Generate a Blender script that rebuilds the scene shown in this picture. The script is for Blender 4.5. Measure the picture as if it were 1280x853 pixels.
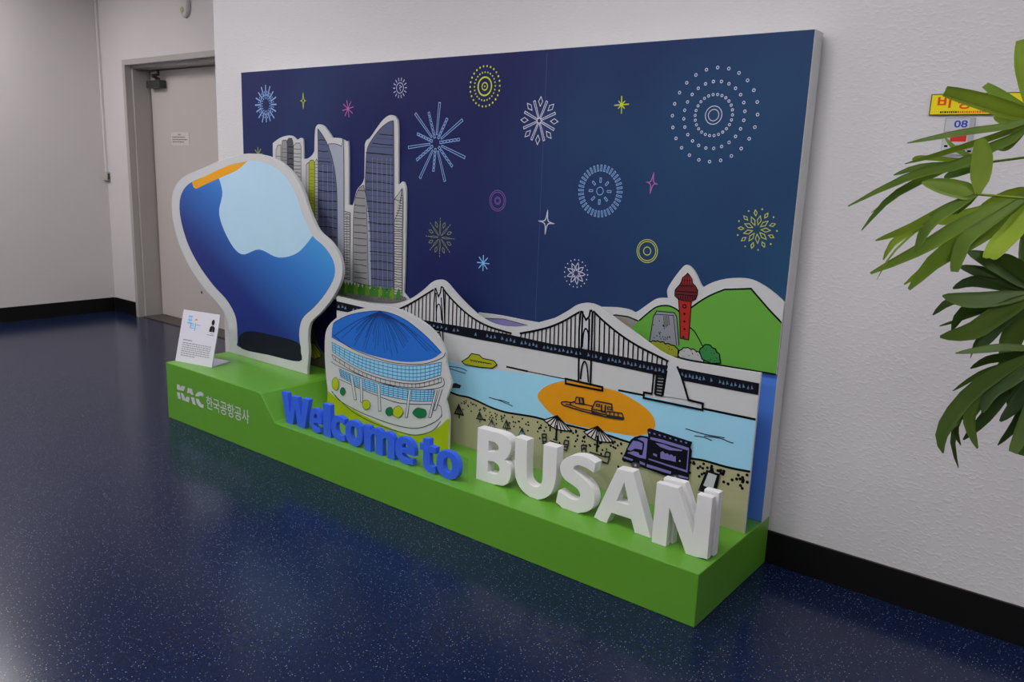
import bpy, math, random
import mathutils
from mathutils import Vector, Matrix
from mathutils.geometry import tessellate_polygon

for o in list(bpy.data.objects):
    bpy.data.objects.remove(o)
random.seed(7)
sc = bpy.context.scene
COL = sc.collection

# ------------------------------------------------------------------ camera
YAW, PITCH, ROLL, FPX = -0.6588, 0.2065, 0.0387, 1005.0
CAM = Vector((4.2479, -2.9307, 1.45))
cy_, sy_, cp_, sp_ = math.cos(YAW), math.sin(YAW), math.cos(PITCH), math.sin(PITCH)
FWD = Vector((sy_ * cp_, cy_ * cp_, -sp_))
_r = Vector((cy_, -sy_, 0)); _u = _r.cross(FWD)
RIGHT = _r * math.cos(ROLL) + _u * math.sin(ROLL)
UP = _u * math.cos(ROLL) - _r * math.sin(ROLL)
cam = bpy.data.cameras.new('camera'); cam.sensor_width = 36; cam.sensor_fit = 'HORIZONTAL'
cam.lens = FPX / 1280 * 36; cam.clip_start = 0.05
co = bpy.data.objects.new('camera', cam); COL.objects.link(co)
co.matrix_world = Matrix(((RIGHT.x, UP.x, -FWD.x, CAM.x), (RIGHT.y, UP.y, -FWD.y, CAM.y), (RIGHT.z, UP.z, -FWD.z, CAM.z), (0, 0, 0, 1)))
sc.camera = co

# ------------------------------------------------------------------ world, exposure
w = bpy.data.worlds.new('world'); sc.world = w; w.use_nodes = True
w.node_tree.nodes['Background'].inputs[0].default_value = (0.8, 0.85, 1, 1)
w.node_tree.nodes['Background'].inputs[1].default_value = 0.05
sc.view_settings.view_transform = 'Standard'; sc.view_settings.look = 'None'
sc.view_settings.gamma = 1; sc.view_settings.use_curve_mapping = False
sc.view_settings.exposure = 0.0
CEIL = 3.1
LAMPS = [(-2.8, -1.0, 17.0, 'in front of the steel door'), (0.0, -1.7, 17.0, 'over the plinth step'), (2.8, -1.7, 14.0, 'over the white letters'), (5.4, -1.7, 14.0, 'over the palm'),
         (-1.8, -4.4, 20.0, 'by the long side wall'), (1.4, -4.4, 24.0, 'over the middle of the open floor'), (4.6, -4.4, 16.0, 'over the open floor away from the side wall')]

# ------------------------------------------------------------------ pixel -> place
def ray(x, y): return RIGHT * ((x - 640) / FPX) - UP * ((y - 426.5) / FPX) + FWD
def on_y(x, y, Y):
    d = ray(x, y); return CAM + d * ((Y - CAM.y) / d.y)
def at_depth(x, y, D): return CAM + ray(x, y) * D
def depth_of(p): return (p - CAM).dot(FWD)

# ------------------------------------------------------------------ materials
def lin(c):
    c = c / 255.0
    return c / 12.92 if c <= 0.04045 else ((c + 0.055) / 1.055) ** 2.4
MATS = {}
INK = 0.86
def mat(name, rgb, k=2.1, rough=0.55, spec=0.2, var=0.04, scale=6.0, bump=0.0, bscale=60, metal=0.0):
    """rgb: colour as seen in the photograph, k: lifts it to the surface's own colour"""
    if name in MATS: return MATS[name]
    m = bpy.data.materials.new(name); m.use_nodes = True; MATS[name] = m
    nt = m.node_tree; b = nt.nodes['Principled BSDF']
    base = [min(0.92, lin(v) * k * INK) for v in rgb]
    tc = nt.nodes.new('ShaderNodeTexCoord')
    n = nt.nodes.new('ShaderNodeTexNoise'); n.inputs['Scale'].default_value = scale; n.inputs['Detail'].default_value = 4
    nt.links.new(tc.outputs['Object'], n.inputs['Vector'])
    r = nt.nodes.new('ShaderNodeMix'); r.data_type = 'RGBA'
    r.inputs['A'].default_value = [v * (1 - var) for v in base] + [1]
    r.inputs['B'].default_value = [min(1, v * (1 + var)) for v in base] + [1]
    nt.links.new(n.outputs['Fac'], r.inputs['Factor']); nt.links.new(r.outputs['Result'], b.inputs['Base Color'])
    b.inputs['Roughness'].default_value = rough; b.inputs['Specular IOR Level'].default_value = spec
    b.inputs['Metallic'].default_value = metal
    if bump:
        n2 = nt.nodes.new('ShaderNodeTexNoise'); n2.inputs['Scale'].default_value = bscale; n2.inputs['Detail'].default_value = 5
        nt.links.new(tc.outputs['Object'], n2.inputs['Vector'])
        bp = nt.nodes.new('ShaderNodeBump'); bp.inputs['Strength'].default_value = bump; bp.inputs['Distance'].default_value = 0.004
        nt.links.new(n2.outputs['Fac'], bp.inputs['Height']); nt.links.new(bp.outputs['Normal'], b.inputs['Normal'])
    return m

def wall_mat():
    m = mat('stucco_wall', (205, 203, 206), 1.32, 0.6, 0.3, 0.02, 2.0)
    nt = m.node_tree; b = nt.nodes['Principled BSDF']
    tc = nt.nodes.new('ShaderNodeTexCoord'); mp = nt.nodes.new('ShaderNodeMapping'); mp.inputs['Scale'].default_value = (1, 1, 1.7)
    nt.links.new(tc.outputs['Object'], mp.inputs['Vector'])
    n1 = nt.nodes.new('ShaderNodeTexNoise'); n1.inputs['Scale'].default_value = 62; n1.inputs['Detail'].default_value = 2.5; n1.inputs['Roughness'].default_value = 0.45
    nt.links.new(mp.outputs['Vector'], n1.inputs['Vector'])
    rp = nt.nodes.new('ShaderNodeValToRGB'); rp.color_ramp.elements[0].position = 0.5; rp.color_ramp.elements[1].position = 0.72
    nt.links.new(n1.outputs['Fac'], rp.inputs['Fac'])
    n2 = nt.nodes.new('ShaderNodeTexNoise'); n2.inputs['Scale'].default_value = 2.3; n2.inputs['Detail'].default_value = 2
    nt.links.new(tc.outputs['Object'], n2.inputs['Vector'])
    r2 = nt.nodes.new('ShaderNodeValToRGB'); r2.color_ramp.elements[0].position = 0.25; r2.color_ramp.elements[0].color = (0.25, 0.25, 0.25, 1); r2.color_ramp.elements[1].position = 0.65
    nt.links.new(n2.outputs['Fac'], r2.inputs['Fac'])
    mm = nt.nodes.new('ShaderNodeMath'); mm.operation = 'MULTIPLY'
    nt.links.new(rp.outputs['Color'], mm.inputs[0]); nt.links.new(r2.outputs['Color'], mm.inputs[1])
    bp = nt.nodes.new('ShaderNodeBump'); bp.inputs['Strength'].default_value = 0.38; bp.inputs['Distance'].default_value = 0.0025
    nt.links.new(mm.outputs[0], bp.inputs['Height']); nt.links.new(bp.outputs['Normal'], b.inputs['Normal'])
    return m

def floor_mat():
    m = bpy.data.materials.new('speckled_vinyl'); m.use_nodes = True
    nt = m.node_tree; b = nt.nodes['Principled BSDF']
    tc = nt.nodes.new('ShaderNodeTexCoord')
    base = nt.nodes.new('ShaderNodeTexNoise'); base.inputs['Scale'].default_value = 45; base.inputs['Detail'].default_value = 6
    nt.links.new(tc.outputs['Object'], base.inputs['Vector'])
    mx = nt.nodes.new('ShaderNodeMix'); mx.data_type = 'RGBA'
    mx.inputs['A'].default_value = (0.003, 0.008, 0.034, 1); mx.inputs['B'].default_value = (0.006, 0.015, 0.056, 1)
    nt.links.new(base.outputs['Fac'], mx.inputs['Factor'])
    last = mx.outputs['Result']
    for sc_, thr, keep, colr in ((110, 0.19, 0.88, (0.085, 0.095, 0.14, 1)), (190, 0.19, 0.86, (0.05, 0.062, 0.11, 1)), (85, 0.12, 0.84, (0.27, 0.28, 0.32, 1))):
        v = nt.nodes.new('ShaderNodeTexVoronoi'); v.inputs['Scale'].default_value = sc_; v.voronoi_dimensions = '2D'
        nt.links.new(tc.outputs['Object'], v.inputs['Vector'])
        lt = nt.nodes.new('ShaderNodeMath'); lt.operation = 'LESS_THAN'; lt.inputs[1].default_value = thr
        nt.links.new(v.outputs['Distance'], lt.inputs[0])
        sp = nt.nodes.new('ShaderNodeSeparateColor'); nt.links.new(v.outputs['Color'], sp.inputs[0])
        gt = nt.nodes.new('ShaderNodeMath'); gt.operation = 'GREATER_THAN'; gt.inputs[1].default_value = keep
        nt.links.new(sp.outputs[0], gt.inputs[0])
        mu = nt.nodes.new('ShaderNodeMath'); mu.operation = 'MULTIPLY'
        nt.links.new(lt.outputs[0], mu.inputs[0]); nt.links.new(gt.outputs[0], mu.inputs[1])
        m2 = nt.nodes.new('ShaderNodeMix'); m2.data_type = 'RGBA'; m2.inputs['B'].default_value = colr
        nt.links.new(mu.outputs[0], m2.inputs['Factor']); nt.links.new(last, m2.inputs['A'])
        last = m2.outputs['Result']
    nt.links.new(last, b.inputs['Base Color'])
    b.inputs['Roughness'].default_value = 0.2; b.inputs['Specular IOR Level'].default_value = 0.28
    return m

def backdrop_mat():
    m = mat('night_sky_print', (30, 40, 86), 2.3, 0.5, 0.18)
    nt = m.node_tree; b = nt.nodes['Principled BSDF']
    tc = nt.nodes.new('ShaderNodeTexCoord')
    n = nt.nodes.new('ShaderNodeTexNoise'); n.inputs['Scale'].default_value = 0.9; n.inputs['Detail'].default_value = 2
    nt.links.new(tc.outputs['Object'], n.inputs['Vector'])
    sx = nt.nodes.new('ShaderNodeSeparateXYZ'); nt.links.new(tc.outputs['Object'], sx.inputs[0])
    mr = nt.nodes.new('ShaderNodeMapRange'); mr.inputs[1].default_value = 0.3; mr.inputs[2].default_value = 2.0; mr.inputs[4].default_value = 0.55
    nt.links.new(sx.outputs[0], mr.inputs[0])
    ad = nt.nodes.new('ShaderNodeMath'); ad.operation = 'MULTIPLY_ADD'; ad.inputs[1].default_value = 0.9
    nt.links.new(n.outputs['Fac'], ad.inputs[0]); nt.links.new(mr.outputs[0], ad.inputs[2])
    rp = nt.nodes.new('ShaderNodeValToRGB'); e = rp.color_ramp.elements
    e[0].position = 0.38; e[0].color = (0.011, 0.014, 0.098, 1)
    e[1].position = 0.9; e[1].color = (0.018, 0.075, 0.165, 1)
    q = e.new(0.55); q.color = (0.015, 0.031, 0.120, 1)
    nt.links.new(ad.outputs[0], rp.inputs['Fac']); nt.links.new(rp.outputs['Color'], b.inputs['Base Color'])
    return m

def sea_mat():
    m = mat('sea_print_deep', (52, 86, 150), 3.0, 0.45, 0.3, 0.1, 2.0)
    return m

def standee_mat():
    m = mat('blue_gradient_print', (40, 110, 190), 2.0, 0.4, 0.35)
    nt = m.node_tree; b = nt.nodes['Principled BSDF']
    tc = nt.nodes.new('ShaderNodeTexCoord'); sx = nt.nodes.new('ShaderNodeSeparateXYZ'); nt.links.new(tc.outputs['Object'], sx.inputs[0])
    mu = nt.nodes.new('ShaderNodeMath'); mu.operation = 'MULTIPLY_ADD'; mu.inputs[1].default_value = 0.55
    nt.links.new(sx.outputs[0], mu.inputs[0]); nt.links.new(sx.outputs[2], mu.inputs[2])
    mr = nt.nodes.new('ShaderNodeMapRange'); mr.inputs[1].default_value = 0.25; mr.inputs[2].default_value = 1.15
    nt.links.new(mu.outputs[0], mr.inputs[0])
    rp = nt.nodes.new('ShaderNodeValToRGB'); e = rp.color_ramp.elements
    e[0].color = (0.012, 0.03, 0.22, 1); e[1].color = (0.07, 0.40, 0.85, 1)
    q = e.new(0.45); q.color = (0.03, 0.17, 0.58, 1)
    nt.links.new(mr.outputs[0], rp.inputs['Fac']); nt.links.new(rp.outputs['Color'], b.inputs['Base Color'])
    return m

def acrylic_mat():
    m = bpy.data.materials.new('clear_acrylic'); m.use_nodes = True
    nt = m.node_tree; nt.nodes.clear()
    out = nt.nodes.new('ShaderNodeOutputMaterial'); mx = nt.nodes.new('ShaderNodeMixShader')
    t = nt.nodes.new('ShaderNodeBsdfTransparent'); t.inputs[0].default_value = (0.96, 0.97, 0.97, 1)
    g = nt.nodes.new('ShaderNodeBsdfGlossy'); g.inputs['Roughness'].default_value = 0.08
    mx.inputs[0].default_value = 0.035; nt.links.new(t.outputs[0], mx.inputs[1]); nt.links.new(g.outputs[0], mx.inputs[2])
    nt.links.new(mx.outputs[0], out.inputs[0])
    return m

def leaf_mat(name='palm_leaf', c0=(0.055, 0.125, 0.012, 1), c1=(0.31, 0.44, 0.035, 1)):
    m = bpy.data.materials.new(name); m.use_nodes = True
    nt = m.node_tree; b = nt.nodes['Principled BSDF']; out = nt.nodes['Material Output']
    tc = nt.nodes.new('ShaderNodeTexCoord')
    n = nt.nodes.new('ShaderNodeTexNoise'); n.inputs['Scale'].default_value = 9; n.inputs['Detail'].default_value = 5
    nt.links.new(tc.outputs['Object'], n.inputs['Vector'])
    oi = nt.nodes.new('ShaderNodeObjectInfo')
    ad = nt.nodes.new('ShaderNodeMath'); ad.operation = 'MULTIPLY_ADD'; ad.inputs[1].default_value = 0.5
    nt.links.new(n.outputs['Fac'], ad.inputs[0])
    mu = nt.nodes.new('ShaderNodeMath'); mu.operation = 'MULTIPLY'; mu.inputs[1].default_value = 0.6
    nt.links.new(oi.outputs['Random'], mu.inputs[0]); nt.links.new(mu.outputs[0], ad.inputs[2])
    rp = nt.nodes.new('ShaderNodeValToRGB'); e = rp.color_ramp.elements
    e[0].position = 0.2; e[0].color = c0
    e[1].position = 0.95; e[1].color = c1
    nt.links.new(ad.outputs[0], rp.inputs['Fac']); nt.links.new(rp.outputs['Color'], b.inputs['Base Color'])
    b.inputs['Roughness'].default_value = 0.45; b.inputs['Specular IOR Level'].default_value = 0.25
    tr = nt.nodes.new('ShaderNodeBsdfTranslucent'); nt.links.new(rp.outputs['Color'], tr.inputs[0])
    mx = nt.nodes.new('ShaderNodeMixShader'); mx.inputs[0].default_value = 0.25
    nt.links.new(b.outputs[0], mx.inputs[1]); nt.links.new(tr.outputs[0], mx.inputs[2]); nt.links.new(mx.outputs[0], out.inputs[0])
    return m

def emit_mat(name, strength, c=(1, 0.972, 0.965)):
    m = bpy.data.materials.new(name); m.use_nodes = True; nt = m.node_tree; nt.nodes.clear()
    out = nt.nodes.new('ShaderNodeOutputMaterial'); e = nt.nodes.new('ShaderNodeEmission')
    e.inputs[0].default_value = (*c, 1); e.inputs[1].default_value = strength
    nt.links.new(e.outputs[0], out.inputs[0]); return m

M_WALL = wall_mat(); M_FLOOR = floor_mat(); M_NIGHT = backdrop_mat(); M_ACR = acrylic_mat(); M_LEAF = leaf_mat(); M_LEAF_SHADED = leaf_mat('shaded_palm_leaf', (0.022, 0.055, 0.010, 1), (0.105, 0.175, 0.026, 1))  # second leaf material is a darker copy, canopy shade put into its colour
M_PLAIN = mat('painted_wall', (205, 200, 200), 1.25, 0.6, 0.3, 0.015, 1.5, 0.08, 40)
M_BB = mat('black_baseboard', (12, 12, 12), 1.2, 0.45, 0.3)
M_GREEN = mat('green_lacquer', (88, 146, 42), 1.5, 0.33, 0.45, 0.03, 3)
M_FOAM = mat('white_foam_board', (188, 189, 191), 1.42, 0.55, 0.3, 0.012)
M_PRINTW = mat('white_print', (172, 175, 180), 1.65, 0.42, 0.3, 0.02)
M_BLACK = mat('black_ink', (9, 10, 14), 1.3, 0.6, 0.12)
M_WLETTER = mat('white_letter_foam', (196, 196, 197), 1.75, 0.6, 0.25, 0.02, 9, 0.05, 90)
M_BLETTER = mat('blue_letter_foam', (44, 82, 190), 2.0, 0.45, 0.35, 0.04, 9)

# ------------------------------------------------------------------ object helpers
def tag(o, label=None, cat=None, group=None, kind=None):
    if label: o['label'] = label
    if cat: o['category'] = cat
    if group: o['group'] = group
    if kind: o['kind'] = kind
    return o
def empty(name, loc, label=None, cat=None, group=None):
    o = bpy.data.objects.new(name, None); o.location = loc; o.empty_display_size = 0.1; COL.objects.link(o)
    return tag(o, label, cat, group)
def root_loc(p):
    v = Vector((0, 0, 0))
    while p is not None:
        v += p.location; p = p.parent
    return v
def mesh(name, verts, faces, mats, parent=None, fm=None, smooth=False, loc=None):
    """verts in world metres; the object's origin goes to loc (top level) or stays at its parent's"""
    org = root_loc(parent) if parent else Vector(loc or (0, 0, 0))
    me = bpy.data.meshes.new(name)
    me.from_pydata([tuple(Vector(v) - org) for v in verts], [], faces)
    if not isinstance(mats, (list, tuple)): mats = [mats]
    for m in mats: me.materials.append(m)
    if fm: me.polygons.foreach_set('material_index', fm)
    if smooth: me.polygons.foreach_set('use_smooth', [True] * len(me.polygons))
    me.update()
    o = bpy.data.objects.new(name, me); COL.objects.link(o)
    if parent: o.parent = parent
    else: o.location = org
    return o
def boxvf(a, b):
    (x0, y0, z0), (x1, y1, z1) = a, b
    v = [(x0, y0, z0), (x1, y0, z0), (x1, y1, z0), (x0, y1, z0), (x0, y0, z1), (x1, y0, z1), (x1, y1, z1), (x0, y1, z1)]
    f = [(3, 2, 1, 0), (4, 5, 6, 7), (0, 1, 5, 4), (1, 2, 6, 5), (2, 3, 7, 6), (3, 0, 4, 7)]
    return v, f
def join(parts):
    V, F = [], []
    for v, f in parts:
        n = len(V); V += list(v); F += [tuple(i + n for i in q) for q in f]
    return V, F
def box(name, a, b, m, parent=None, bevel=0.0):
    v, f = boxvf(a, b)
    o = mesh(name, v, f, m, parent, loc=((a[0] + b[0]) / 2, (a[1] + b[1]) / 2, a[2]))
    if bevel:
        bm = o.modifiers.new('bevel', 'BEVEL'); bm.width = bevel; bm.segments = 2
    return o
def tube(pts, radii, n=8, caps=True):
    pts = [Vector(p) for p in pts]; V = []; F = []
    ref = Vector((0, 0, 1))
    for i, p in enumerate(pts):
        t = (pts[min(i + 1, len(pts) - 1)] - pts[max(i - 1, 0)]).normalized()
        a = t.cross(ref if abs(t.dot(ref)) < 0.95 else Vector((1, 0, 0))).normalized(); b = t.cross(a)
        r = radii[i] if isinstance(radii, (list, tuple)) else radii
        for k in range(n):
            g = 2 * math.pi * k / n; V.append(p + a * (r * math.cos(g)) + b * (r * math.sin(g)))
    for i in range(len(pts) - 1):
        for k in range(n):
            F.append((i * n + k, i * n + (k + 1) % n, (i + 1) * n + (k + 1) % n, (i + 1) * n + k))
    if caps:
        F.append(tuple(range(n))); F.append(tuple((len(pts) - 1) * n + k for k in reversed(range(n))))
    return V, F
def lathe(prof, c, n=32):
    V = []; F = []
    for r, z in prof:
        for k in range(n):
            g = 2 * math.pi * k / n; V.append((c[0] + r * math.cos(g), c[1] + r * math.sin(g), c[2] + z))
    for i in range(len(prof) - 1):
        for k in range(n):
            F.append((i * n + k, i * n + (k + 1) % n, (i + 1) * n + (k + 1) % n, (i + 1) * n + k))
    F.append(tuple(reversed(range(n)))); F.append(tuple((len(prof) - 1) * n + k for k in range(n)))
    return V, F

def crs(pts, n=5, closed=True):
    """Catmull-Rom through the points; a point with a third item stays a sharp corner"""
    out = []; N = len(pts)
    rng = range(N if closed else N - 1)
    for i in rng:
        p1, p2 = pts[i], pts[(i + 1) % N]
        p0 = pts[i - 1] if (closed or i > 0) else p1
        p3 = pts[(i + 2) % N] if (closed or i + 2 < N) else p2
        if len(p1) > 2: p0 = p1
        if len(p2) > 2: p3 = p2
        for k in range(n):
            t = k / n
            out.append(tuple(0.5 * (2 * p1[j] + (p2[j] - p0[j]) * t + (2 * p0[j] - 5 * p1[j] + 4 * p2[j] - p3[j]) * t * t
                                    + (3 * p1[j] - p0[j] - 3 * p2[j] + p3[j]) * t ** 3) for j in (0, 1)))
    if not closed: out.append(tuple(pts[-1][:2]))
    return out

def plate(name, loops, Y, thick, m, parent=None, bevel=0.0, loc=None):
    """loops: outlines (first outer, then holes) as (X, Z) on the vertical plane y = Y; extruded to y = Y + thick"""
    cu = bpy.data.curves.new('outline', 'CURVE'); cu.dimensions = '2D'; cu.fill_mode = 'BOTH'
    cu.extrude = thick / 2 - bevel; cu.bevel_depth = bevel; cu.bevel_resolution = 1; cu.offset = -bevel
    for lp in loops:
        s = cu.splines.new('POLY'); s.points.add(len(lp) - 1); s.use_cyclic_u = True
        for p, (x, z) in zip(s.points, lp): p.co = (x, z, 0, 1)
    to = bpy.data.objects.new('outline', cu); COL.objects.link(to)
    dg = bpy.context.evaluated_depsgraph_get(); dg.update()
    me = bpy.data.meshes.new_from_object(to.evaluated_get(dg))
    V = [(v.co.x, Y + thick / 2 - v.co.z, v.co.y) for v in me.vertices]
    F = [tuple(p.vertices) for p in me.polygons]
    bpy.data.objects.remove(to); bpy.data.curves.remove(cu); bpy.data.meshes.remove(me)
    return mesh(name, V, F, m, parent, loc=loc)

def text_mesh(body, off=0.0, extrude=0.0, res=6):
    cu = bpy.data.curves.new('text', 'FONT'); cu.body = body; cu.size = 1.0; cu.offset = off; cu.extrude = extrude; cu.resolution_u = res
    to = bpy.data.objects.new('text', cu); COL.objects.link(to)
    dg = bpy.context.evaluated_depsgraph_get(); dg.update()
    me = bpy.data.meshes.new_from_object(to.evaluated_get(dg))
    V = [v.co.copy() for v in me.vertices]; F = [tuple(p.vertices) for p in me.polygons]
    bpy.data.objects.remove(to); bpy.data.curves.remove(cu); bpy.data.meshes.remove(me)
    return V, F
def fit_text(V, x0, x1, z0, z1):
    a = min(v.x for v in V); b = max(v.x for v in V); c = min(v.y for v in V); d = max(v.y for v in V)
    return [((v.x - a) / (b - a) * (x1 - x0) + x0, (v.y - c) / (d - c) * (z1 - z0) + z0, v.z) for v in V]

class Print:
    """flat print on a vertical board: coloured shapes laid on the plane y = Y in thin layers"""
    EPS = 0.00014; ws = 1.0
    def __init__(s, Y, ref=None, off=1):
        s.Y = Y; s.layer = off; s.V = []; s.F = []; s.fm = []; s.mats = []; s.mic = 0
        s.k = 0.0032
        if ref: s.ref(*ref)
    def ref(s, x, y, *_): s.k = depth_of(on_y(x, y, s.Y)) / FPX
    def up(s, n=1): s.layer += n; return s
    def px(s, pts):
        r = []
        for p in pts:
            q = on_y(p[0], p[1], s.Y); r.append((q.x, q.z) if len(p) == 2 else (q.x, q.z, 1))
        return r
    def mi(s, m):
        if m not in s.mats: s.mats.append(m)
        return s.mats.index(m)
    def add(s, pts2, faces, m):
        n = len(s.V); s.mic = (s.mic + 1) % 24; y = s.Y - s.layer * s.EPS - s.mic * 4e-6
        s.V += [(p[0], y, p[1]) for p in pts2]
        for f in faces: s.F.append(tuple(i + n for i in f)); s.fm.append(s.mi(m))
    def fillw(s, pts, m):
        tri = tessellate_polygon([[Vector((p[0], p[1], 0)) for p in pts]])
        s.add(pts, tri, m)
    def fill(s, pts, m, smooth=0):
        q = s.px(pts)
        s.fillw(crs(q, smooth) if smooth else [p[:2] for p in q], m)
    def strokew(s, pts, wd, m, closed=False):
        P = [Vector(p[:2]) for p in pts]; N = len(P)
        if N < 2: return
        L = []
        for i in range(N):
            a = P[i - 1] if (i > 0 or closed) else P[i]
            b = P[(i + 1) % N] if (i < N - 1 or closed) else P[i]
            d1 = (P[i] - a); d2 = (b - P[i])
            if d1.length < 1e-9: d1 = d2
            if d2.length < 1e-9: d2 = d1
            d1 = d1.normalized(); d2 = d2.normalized()
            t = d1 + d2
            t = t.normalized() if t.length > 1e-6 else d1
            n = Vector((-t.y, t.x)); c = max(0.45, n.dot(Vector((-d1.y, d1.x))))
            L.append((P[i] + n * (wd / 2 / c), P[i] - n * (wd / 2 / c)))
        pts2 = [q for ab in L for q in ab]
        F = [(2 * i, 2 * i + 1, 2 * i + 3, 2 * i + 2) for i in range(N - 1)]
        if closed: F.append((2 * N - 2, 2 * N - 1, 1, 0))
        s.add([(p.x, p.y) for p in pts2], F, m)
    def stroke(s, pts, wpx, m, closed=False, smooth=0):
        q = s.px(pts)
        if smooth: q = crs(q, smooth, closed)
        s.strokew(q, wpx * s.k * s.ws, m, closed)
    def discw(s, c, r, m, n=14, rz=None):
        s.fillw([(c[0] + r * math.cos(2 * math.pi * i / n), c[1] + (rz or r) * math.sin(2 * math.pi * i / n)) for i in range(n)], m)
    def dot(s, x, y, rpx, m, n=8):
        s.discw(s.px([(x, y)])[0], rpx * s.k, m, n)
    def ringw(s, c, r, wd, m, n=28):
        s.strokew([(c[0] + r * math.cos(2 * math.pi * i / n), c[1] + r * math.sin(2 * math.pi * i / n)) for i in range(n)], wd, m, True)
    def text(s, body, x0, x1, z0, z1, m, off=0.0):
        V, F = text_mesh(body, off)
        s.add([(x, z) for x, z, _ in fit_text(V, x0, x1, z0, z1)], F, m)
    def make(s, name, parent, label=None):
        o = mesh(name, s.V, s.F, s.mats, parent, s.fm)
        if label: o['label'] = label
        return o

# ================================================================== THE SETTING
L, DEP, H1, H2 = 3.2775, 0.6356, 0.1937, 0.3261
XC, XD = 0.8915, 1.0087
XW, YD, XL = -0.4086, 0.7646, -3.4702
BB = 0.131
XR, YF = 7.6, -6.4
def struct(o): o['kind'] = 'structure'; return o
struct(box('floor', (XL - 0.2, YF - 0.2, -0.12), (XR + 0.2, YD + 0.6, 0), M_FLOOR))
struct(box('ceiling', (XL - 0.2, YF - 0.2, CEIL), (XR + 0.2, YD + 0.6, CEIL + 0.12), M_PLAIN))
struct(box('wall_back', (XW, 0, 0), (XR + 0.2, YD + 0.6, CEIL), M_WALL))
struct(box('wall_left', (XL - 0.2, YF - 0.2, 0), (XL, YD + 0.6, CEIL), M_PLAIN))
struct(box('wall_right', (XR, YF - 0.2, 0), (XR + 0.2, 0, CEIL), M_PLAIN))
struct(box('wall_front', (XL, YF - 0.2, 0), (XR, YF, CEIL), M_PLAIN))
# recessed wall with the steel door
DX0, DX1, DZ = -3.05, -0.95, 2.286
v, f = join([boxvf((XL, YD, 0), (DX0, YD + 0.6, CEIL)), boxvf((DX1, YD, 0), (XW, YD + 0.6, CEIL)), boxvf((DX0, YD, DZ), (DX1, YD + 0.6, CEIL))])
struct(mesh('wall_recess', v, f, M_PLAIN, loc=(-1.9, YD, 0)))
# baseboards
struct(box('baseboard_back', (XW, -0.012, 0), (XR, -0.0005, BB), M_BB))
struct(box('baseboard_left', (XL + 0.0005, YF, 0), (XL + 0.012, YD - 0.013, BB), M_BB))
struct(box('baseboard_recess', (XL + 0.0125, YD - 0.012, 0), (DX0 - 0.004, YD - 0.0005, BB), M_BB))
# door
M_FRAME = mat('grey_door_frame', (132, 128, 126), 2.1, 0.4, 0.4)
M_DOOR = mat('pale_grey_door', (158, 152, 148), 1.9, 0.45, 0.4, 0.02)
M_STEEL = mat('dark_steel', (62, 62, 62), 1.6, 0.35, 0.5, metal=0.5)
door = empty('door_1', (-2.0, YD, 0)); door['kind'] = 'structure'
LEAFY = YD + 0.20
def frame_piece(x0, x1, z0, z1):
    return boxvf((x0, YD - 0.012, z0), (x1, LEAFY + 0.05, z1))
fw = 0.045
mesh('door_frame', *join([
    boxvf((DX0, YD - 0.014, 0), (DX0 + fw, LEAFY + 0.05, DZ)), boxvf((DX1 - fw, YD - 0.014, 0), (DX1, LEAFY + 0.05, DZ)),
    boxvf((DX0 + fw, YD - 0.014, DZ - fw), (DX1 - fw, LEAFY + 0.05, DZ)),
    boxvf((DX0 + fw, YD + 0.045, 0), (DX0 + fw + 0.022, LEAFY + 0.05, DZ - fw)),
    boxvf((DX1 - fw - 0.022, YD + 0.045, 0), (DX1 - fw, LEAFY + 0.05, DZ - fw)),
    boxvf((DX0 + fw + 0.022, YD + 0.045, DZ - fw - 0.022), (DX1 - fw - 0.022, LEAFY + 0.05, DZ - fw))]), M_FRAME, door)
lx0, lx1 = DX0 + fw + 0.034, DX1 - fw - 0.028; lm = -1.72
for a, b in ((lx0, lm - 0.003), (lm + 0.003, lx1)):
    box('door_leaf', (a, LEAFY, 0.012), (b, LEAFY + 0.045, DZ - fw - 0.03), M_DOOR, door, 0.002)
box('threshold', (DX0 + fw + 0.022, YD + 0.02, 0), (DX1 - fw - 0.022, LEAFY + 0.05, 0.008), mat('threshold_steel', (70, 66, 60), 1.4, 0.5, 0.4), door)
cl = box('door_closer', (-2.93, LEAFY - 0.07, 2.06), (-2.70, LEAFY - 0.001, 2.125), M_STEEL, door, 0.008)
mesh('closer_arm', *join([tube([(-2.78, LEAFY - 0.04, 2.125), (-2.78, LEAFY - 0.04, 2.145)], 0.022, 10),
                          tube([(-2.78, LEAFY - 0.04, 2.142), (-2.70, LEAFY - 0.14, 2.15)], 0.012, 6),
                          tube([(-2.70, LEAFY - 0.14, 2.15), (-2.80, LEAFY - 0.02, 2.175), (-2.80, LEAFY - 0.02, 2.212)], 0.012, 6)]), M_STEEL, cl)
ks = mesh('keyhole', *tube([(-2.28, LEAFY - 0.004, 0.30), (-2.28, LEAFY + 0.001, 0.30)], 0.012, 12), M_STEEL, door)
# notice plate on the door
np_ = empty('notice_plate', (-2.5, LEAFY, 1.57), 'small white notice plate with printed lines on the grey steel door', 'sign')
box('plate', (-2.665, LEAFY - 0.003, 1.575), (-2.375, LEAFY - 0.0002, 1.685), mat('notice_white', (182, 178, 172), 1.6, 0.5), np_)
pr = Print(LEAFY - 0.003); g = mat('notice_ink', (95, 92, 90), 1.5)
for z, a, b in ((1.664, -2.55, -2.50), (1.643, -2.645, -2.44), (1.622, -2.645, -2.405), (1.602, -2.645, -2.46)):
    x = a
    while x < b:
        e = x + random.uniform(0.012, 0.03); pr.strokew([(x, z), (min(e, b), z)], 0.009, g); x = e + 0.006
pr.make('lettering', np_)['kind'] = 'stuff'
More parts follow.
